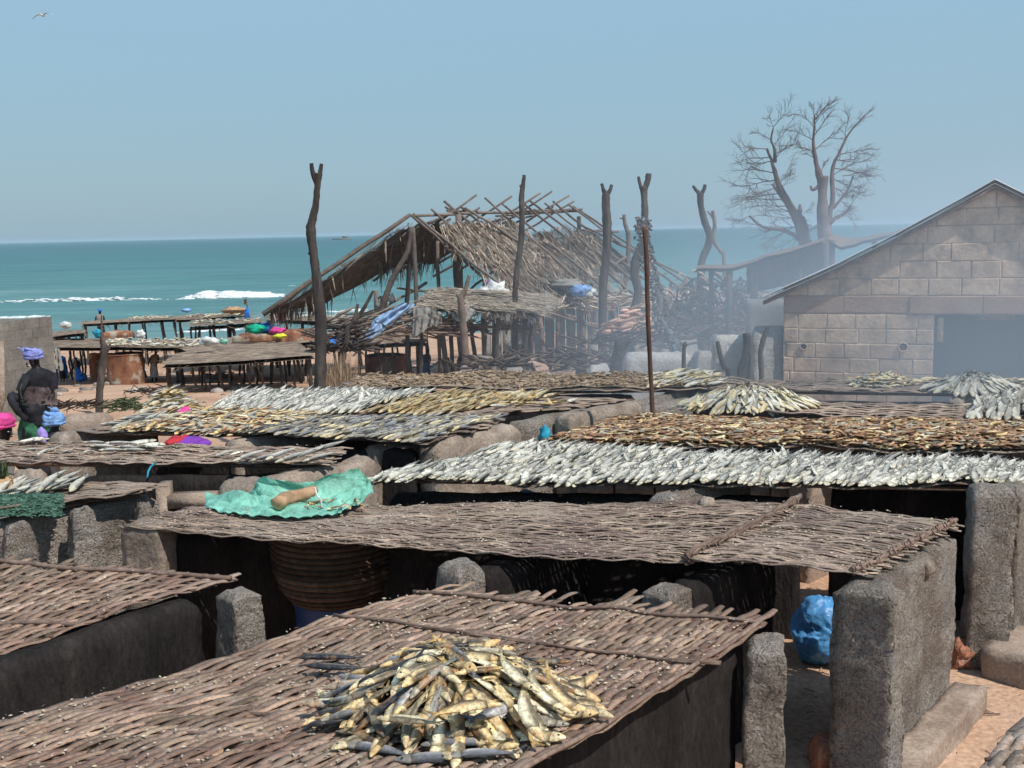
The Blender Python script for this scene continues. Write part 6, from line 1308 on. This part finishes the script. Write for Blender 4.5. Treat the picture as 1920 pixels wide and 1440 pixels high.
loft([(c(70, 722), .185, .16, 0), (c(69, 730), .24, .19, 0), (c(70, 740), .265, .21, .1), (c(72, 752), .25, .21, .1), (c(73, 757), .262, .215, .1)], 'frill', 'peplum', W1, 40, .10)
loft([(c(70, 738), .18, .16, 0), (c(66, 752), .235, .20, 0), (c(62, 758, -.05), .27, .24, 0), (c(66, 772, -.04), .24, .22, 0), (c(70, 785, 0), .215, .20, 0), (c(74, 794), .20, .19, 0)], 'blackdress', 'dark_wrap', W1, 24, .06, 3)
mb = MB(); mb.tube([tuple(p) for p in spl([c(60, 750, -.15), c(44, 742, -.25), c(37, 737, -.3), c(43, 752, -.32), c(52, 768, -.28), c(62, 782, -.22)], 4)], [.06] * 4 + [.07] * 4 + [.065] * 6 + [.06] * 7, 10, jit=.2); mb.build('folded_wrap', M['blackdress'], W1)
loft([(c(66, 772), .19, .17, 0), (c(64, 788), .22, .19, 0), (c(64, 805), .25, .21, 0), ((J['hpl'][0][0] + .02, yw, .35), .27, .24, 0), ((J['hpl'][0][0] + .02, yw, .16), .29, .26, 0)], 'greenskirt', 'skirt', W1, 30, .08, 5)
turban(c(62, 664), .125, 'periwinkle', W1, 2, (-.13, -.02, .07)); mb = MB(); mb.blob(c(60, 684, -.10), .014, .012, .014, 0, 1, 6, 8, 1); mb.build('earring', M['crumb'], W1)
# pink turban, only head and shoulders above the mat
yw = 13.2; W2 = thing('person', 'woman in a bright pink turban at the left edge, seated low behind the sagging mat', 'person', (D(10, 830, yw).x, yw, 0)); J = {}; E = []; X = D(8, 800, yw).x
def q2(dx, dy, z_): return (X + dx, yw + dy, z_)
zh = D(10, 808, yw).z
J['pelvis'] = (q2(-.2, .1, .35), (.16, .14)); J['waist'] = (q2(-.17, .05, .62), (.12, .1)); J['chest'] = (q2(-.10, 0, zh - .42), (.14, .11)); J['upper'] = (q2(-.06, 0, zh - .26), (.11, .09)); J['neck'] = (q2(-.02, 0, zh - .14), .05); J['head'] = (q2(.02, 0, zh), (.08, .09)); J['crown'] = (q2(.0, 0, zh + .08), (.08, .085))
for s_, k in ((-1, 'l'), (1, 'r')):
    J['sh' + k] = (q2(-.06 + .05 * s_, -.17 * s_, zh - .28), .05); J['el' + k] = (q2(.06, -.22 * s_, zh - .52), .04); J['wr' + k] = (q2(.26, -.12 * s_, zh - .58), .028)
    J['kn' + k] = (q2(.24, -.15 * s_, .45), .07); J['an' + k] = (q2(.20, -.15 * s_, .08), .04); J['to' + k] = (q2(.34, -.15 * s_, .04), .035)
    E += [('upper', 'sh' + k), ('sh' + k, 'el' + k), ('el' + k, 'wr' + k), ('pelvis', 'kn' + k), ('kn' + k, 'an' + k), ('an' + k, 'to' + k)]; hand(J, E, J['wr' + k][0], 'wr' + k, (.9, 0, -.3), (0, 1, 0), (0, 0, 1))
E += [('pelvis', 'waist'), ('waist', 'chest'), ('chest', 'upper'), ('upper', 'neck'), ('neck', 'head'), ('head', 'crown')]
skin_body('body', J, E, '', 'pelvis', par=W2); face(J['head'][0], (.9, -.4, -.15), W2, .085)
loft([(q2(-.03, 0, zh - .15), .08, .08, 0), (q2(-.06, 0, zh - .22), .15, .22, 0), (q2(-.08, 0, zh - .34), .17, .25, 0), (q2(-.14, 0, .62), .17, .2, 0), (q2(-.12, 0, .4), .28, .3, 0), (q2(0, 0, .15), .34, .32, 0)], 'greysheet', 'dress', W2, 20, .05); turban(q2(-.03, 0, zh + .12), .135, 'pink', W2, 6, (-.1, 0, .05))
# light blue turban seen from behind
yw = 15.3; X = D(101, 790, yw).x; zh = D(101, 792, yw).z; W3 = thing('person', 'person with a light blue headcloth bent low behind the mat, seen from the back', 'person', (X, yw, 0)); J = {}; E = []
J['pelvis'] = (q2(-.05, -.3, .45), (.16, .14)); J['waist'] = (q2(-.04, -.2, .72), (.12, .1)); J['chest'] = (q2(-.02, -.08, zh - .36), (.14, .11)); J['upper'] = (q2(-.01, -.02, zh - .22), (.11, .09)); J['neck'] = (q2(0, 0, zh - .12), .05); J['head'] = (q2(0, .03, zh), (.08, .09)); J['crown'] = (q2(0, .02, zh + .07), (.08, .085))
for s_, k in ((-1, 'l'), (1, 'r')):
    J['sh' + k] = (q2(.17 * s_, -.02, zh - .26), .05); J['el' + k] = (q2(.22 * s_, .05, zh - .5), .04); J['wr' + k] = (q2(.15 * s_, .25, zh - .58), .028); J['kn' + k] = (q2(.15 * s_, .15, .45), .07); J['an' + k] = (q2(.15 * s_, .0, .08), .04); J['to' + k] = (q2(.15 * s_, .14, .04), .035)
    E += [('upper', 'sh' + k), ('sh' + k, 'el' + k), ('el' + k, 'wr' + k), ('pelvis', 'kn' + k), ('kn' + k, 'an' + k), ('an' + k, 'to' + k)]; hand(J, E, J['wr' + k][0], 'wr' + k, (0, .9, -.3), (1, 0, 0), (0, 0, 1))
E += [('pelvis', 'waist'), ('waist', 'chest'), ('chest', 'upper'), ('upper', 'neck'), ('neck', 'head'), ('head', 'crown')]
skin_body('body', J, E, '', 'pelvis', par=W3); face(J['head'][0], (0, .95, -.1), W3, .085)
loft([(q2(0, 0, zh - .13), .08, .08, 0), (q2(0, 0, zh - .20), .22, .14, 0), (q2(0, -.04, zh - .34), .24, .17, 0), (q2(0, -.18, .66), .2, .18, 0), (q2(0, -.2, .4), .3, .28, 0), (q2(0, -.1, .15), .32, .32, 0)], 'blackdress', 'dress', W3, 20, .05); turban(q2(0, .0, zh + .05), .135, 'lightblue', W3, 8, (.02, .02, .13))
# far figures
def figure(u, vt, vb, y_, top, bottom, label, lean=0.0, head='skin', dirx=1, dark=True):
    y_ = G(u, vb).y
    hgt = D(u, vt, y_).z - D(u, vb, y_).z; b_ = D(u, vb, y_); s_ = hgt / 1.68; X0, Y0, Z0 = b_; f = thing('person', label, 'person', b_); J = {}; E = []
    def k(dx, dy, z_): return (X0 + (dx + lean * max(0, z_ - .9) * dirx) * s_, Y0 + dy * s_, Z0 + z_ * s_)
    J['pelvis'] = (k(0, 0, .92), (.13 * s_, .11 * s_)); J['chest'] = (k(0, 0, 1.25), (.14 * s_, .10 * s_)); J['neck'] = (k(0, 0, 1.42), .05 * s_); J['head'] = (k(.02 * dirx, 0, 1.56), (.08 * s_, .09 * s_)); J['crown'] = (k(.02 * dirx, 0, 1.62), (.075 * s_, .08 * s_))
    for q, n_ in ((-1, 'l'), (1, 'r')):
        J['sh' + n_] = (k(.17 * q, 0, 1.36), .05 * s_); J['el' + n_] = (k(.24 * q, -.05, 1.1), .04 * s_); J['wr' + n_] = (k(.2 * q, -.18, .92), .03 * s_); J['ha' + n_] = (k(.19 * q, -.22, .84), .03 * s_); J['hp' + n_] = (k(.09 * q, 0, .86), .09 * s_); J['kn' + n_] = (k(.1 * q, -.03, .48), .06 * s_); J['an' + n_] = (k(.1 * q, 0, .08), .04 * s_); J['to' + n_] = (k(.1 * q, -.13, .03), .035 * s_)
        E += [('chest', 'sh' + n_), ('sh' + n_, 'el' + n_), ('el' + n_, 'wr' + n_), ('wr' + n_, 'ha' + n_), ('pelvis', 'hp' + n_), ('hp' + n_, 'kn' + n_), ('kn' + n_, 'an' + n_), ('an' + n_, 'to' + n_)]
    E += [('pelvis', 'chest'), ('chest', 'neck'), ('neck', 'head'), ('head', 'crown')]; skin_body('body', J, E, '', 'pelvis', par=f)
    loft([(k(0, 0, 1.43), .07 * s_, .07 * s_, 0), (k(0, 0, 1.38), .2 * s_, .13 * s_, 0), (k(0, 0, 1.2), .19 * s_, .14 * s_, 0), (k(0, 0, .9), .17 * s_, .14 * s_, 0)], top, 'shirt', f, 14, .04); loft([(k(0, 0, .98), .16 * s_, .14 * s_, 0), (k(0, 0, .7), .19 * s_, .16 * s_, 0), (k(0, 0, .25), .22 * s_, .18 * s_, 0)], bottom, 'lower_garment', f, 14, .06)
    if head != 'skin': mb = MB(); mb.blob(k(.02 * dirx, 0, 1.64), .11 * s_, .11 * s_, .08 * s_, .1, 2, 8, 12, 1); mb.build('headwear', M[head], f)
    return f
figure(191, 580, 640, 46, 'greysheet', 'blackdress', 'small far figure in a bright blue cap standing by the first far table', 0, 'brightblue')
figure(290, 655, 716, 25.5, 'tan', 'white', 'stooping figure with a pale cap beside the wide rusty drum', .25, 'white', 1)
figure(118, 672, 716, 27.5, 'brightblue', 'blackdress', 'figure in bright blue crouched under the long brushwood table', .2, 'skin')
figure(148, 668, 715, 27.2, 'blackdress', 'brightblue', 'dark figure beside the narrow drum under the long table', -.1, 'skin')
figure(865, 660, 712, 24.8, 'blackdress', 'blackdress', 'dark seated figure in the shade of the low shelter, right of the grey post', .1, 'blackdress')
figure(800, 655, 712, 27.2, 'blackdress', 'bluedark', 'dark seated figure in the shade of the low shelter, left of the grey post', .1, 'blackdress'); figure(838, 662, 712, 26.4, 'bluedark', 'blackdress', 'middle dark figure in the shade of the low shelter', -.1, 'blackdress')
figure(155, 622, 650, 40, 'blackdress', 'blackdress', 'tiny dark figure behind the long table at the left', 0, 'white')
# ---------------------------------------------------------------- birds
def gull(u, v, y_, span, label, roll=-.35, m='white'):
    c = D(u, v, y_); g_ = thing('gull', label, 'bird', c); mb = MB(); mb.tube([c + Vector((0, -.0, 0)) + Vector((.0, d_, 0)) for d_ in (-.22 * span, -.15 * span, 0, .12 * span, .22 * span)], [.01, .045 * span, .06 * span, .04 * span, .015], 8); mb.build('body', M[m], g_)
    for s_ in (-1, 1):
        mb = MB(); pts = [(0, .02), (.18, .09), (.34, .05), (.5, -.10)]
        V = []
        for (x, z_) in pts:
            ch = .10 * (1 - x * 1.3) * span; px_ = s_ * x * span; zz = z_ * span * .8 + px_ * roll * .4 * 1.0; V += [(c.x + px_, c.y + ch, c.z + zz), (c.x + px_, c.y, c.z + zz + .012), (c.x + px_, c.y - ch, c.z + zz)]
        mb.add(V, [(i * 3 + j, i * 3 + j + 1, i * 3 + j + 4, i * 3 + j + 3) for i in range(3) for j in (0, 1)]); mb.build('wing', M[m], g_)
    mb = MB(); h = c + Vector((0, -.24 * span, .01)); mb.blob(h, .035 * span, .05 * span, .035 * span, 0, 1, 6, 8, 1); mb.build('head', M[m], g_); mb = MB(); mb.tube([h, h + Vector((0, -.07 * span, -.01))], [.012, .003], 5); mb.build('beak', M['yellow'], g_)
gull(80, 29, 55, 1.05, 'gull gliding with bowed wings in the top left corner of the sky', .45); gull(1695, 228, 160, .6, 'tiny white far gull above the gabled building', 0)
gull(547, 536, 70, .5, 'white gull low over the sea left of the ruined hut', .1)
# ---------------------------------------------------------------- air and smoke
def vol_box(name, x0, x1, y0, y1, z0, z1, label):
    mb = MB(); mb.add([(x0, y0, z0), (x1, y0, z0), (x1, y1, z0), (x0, y1, z0), (x0, y0, z1), (x1, y0, z1), (x1, y1, z1), (x0, y1, z1)], [(0, 3, 2, 1), (4, 5, 6, 7), (0, 1, 5, 4), (1, 2, 6, 5), (2, 3, 7, 6), (3, 0, 4, 7)])
    o = mb.build(name, None, smooth=False); return tag(o, label, kind='stuff')
hm = bpy.data.materials.new('sea_haze'); hm.use_nodes = True; t = hm.node_tree; t.nodes.clear(); N = lambda k: t.nodes.new(k); L = t.links
o_ = N('ShaderNodeOutputMaterial'); pv = N('ShaderNodeVolumePrincipled'); pv.inputs['Color'].default_value = (.70, .85, .97, 1); pv.inputs['Density'].default_value = .00012; pv.inputs['Anisotropy'].default_value = .0; L.new(pv.outputs[0], o_.inputs['Volume'])
hz = vol_box('haze', -6200, 6200, -90, 9200, -6.0, 13.0, 'thin pale haze over the sea and the shore'); hz.data.materials.append(hm)
sm = bpy.data.materials.new('wood_smoke'); sm.use_nodes = True; t = sm.node_tree; t.nodes.clear(); N = lambda k: t.nodes.new(k); L = t.links
o_ = N('ShaderNodeOutputMaterial'); pv = N('ShaderNodeVolumePrincipled'); pv.inputs['Color'].default_value = (.72, .86, 1.0, 1); pv.inputs['Anisotropy'].default_value = .1; L.new(pv.outputs[0], o_.inputs['Volume'])
g = N('ShaderNodeNewGeometry'); sp = N('ShaderNodeSeparateXYZ'); L.new(g.outputs['Position'], sp.inputs[0])
nz = N('ShaderNodeTexNoise'); nz.inputs['Scale'].default_value = .16; nz.inputs['Detail'].default_value = 2; L.new(g.outputs['Position'], nz.inputs['Vector'])
def mrg(src, a, b_, c=0, d=1):
    m_ = N('ShaderNodeMapRange'); m_.interpolation_type = 'SMOOTHSTEP'; m_.inputs[1].default_value = a; m_.inputs[2].default_value = b_; m_.inputs[3].default_value = c; m_.inputs[4].default_value = d; L.new(src, m_.inputs[0]); return m_.outputs[0]
def mul(a, b_):
    m_ = N('ShaderNodeMath'); m_.operation = 'MULTIPLY'; L.new(a, m_.inputs[0])
    if isinstance(b_, float): m_.inputs[1].default_value = b_
    else: L.new(b_, m_.inputs[1])
    return m_.outputs[0]
# thickest in front of and left of the block building, thinning towards the hut and with height
xr = mrg(sp.outputs['X'], -1.5, 6.2, .03, 1); zr = mrg(sp.outputs['Z'], 1.0, 5.2, 1, .05); yr = mrg(sp.outputs['Y'], 10.5, 14.0, 0, 1); yf = mrg(sp.outputs['Y'], 19, 29, 1, .10); nn = mrg(nz.outputs['Fac'], .32, .68, .25, 1.5)
d_ = mul(mul(mul(mul(mul(xr, zr), yr), yf), nn), .110); L.new(d_, pv.inputs['Density'])
so = vol_box('smoke', -3.0, 19, 10.5, 44, -3.4, 7.2, 'blue wood smoke drifting before and beside the block building'); so.data.materials.append(sm)
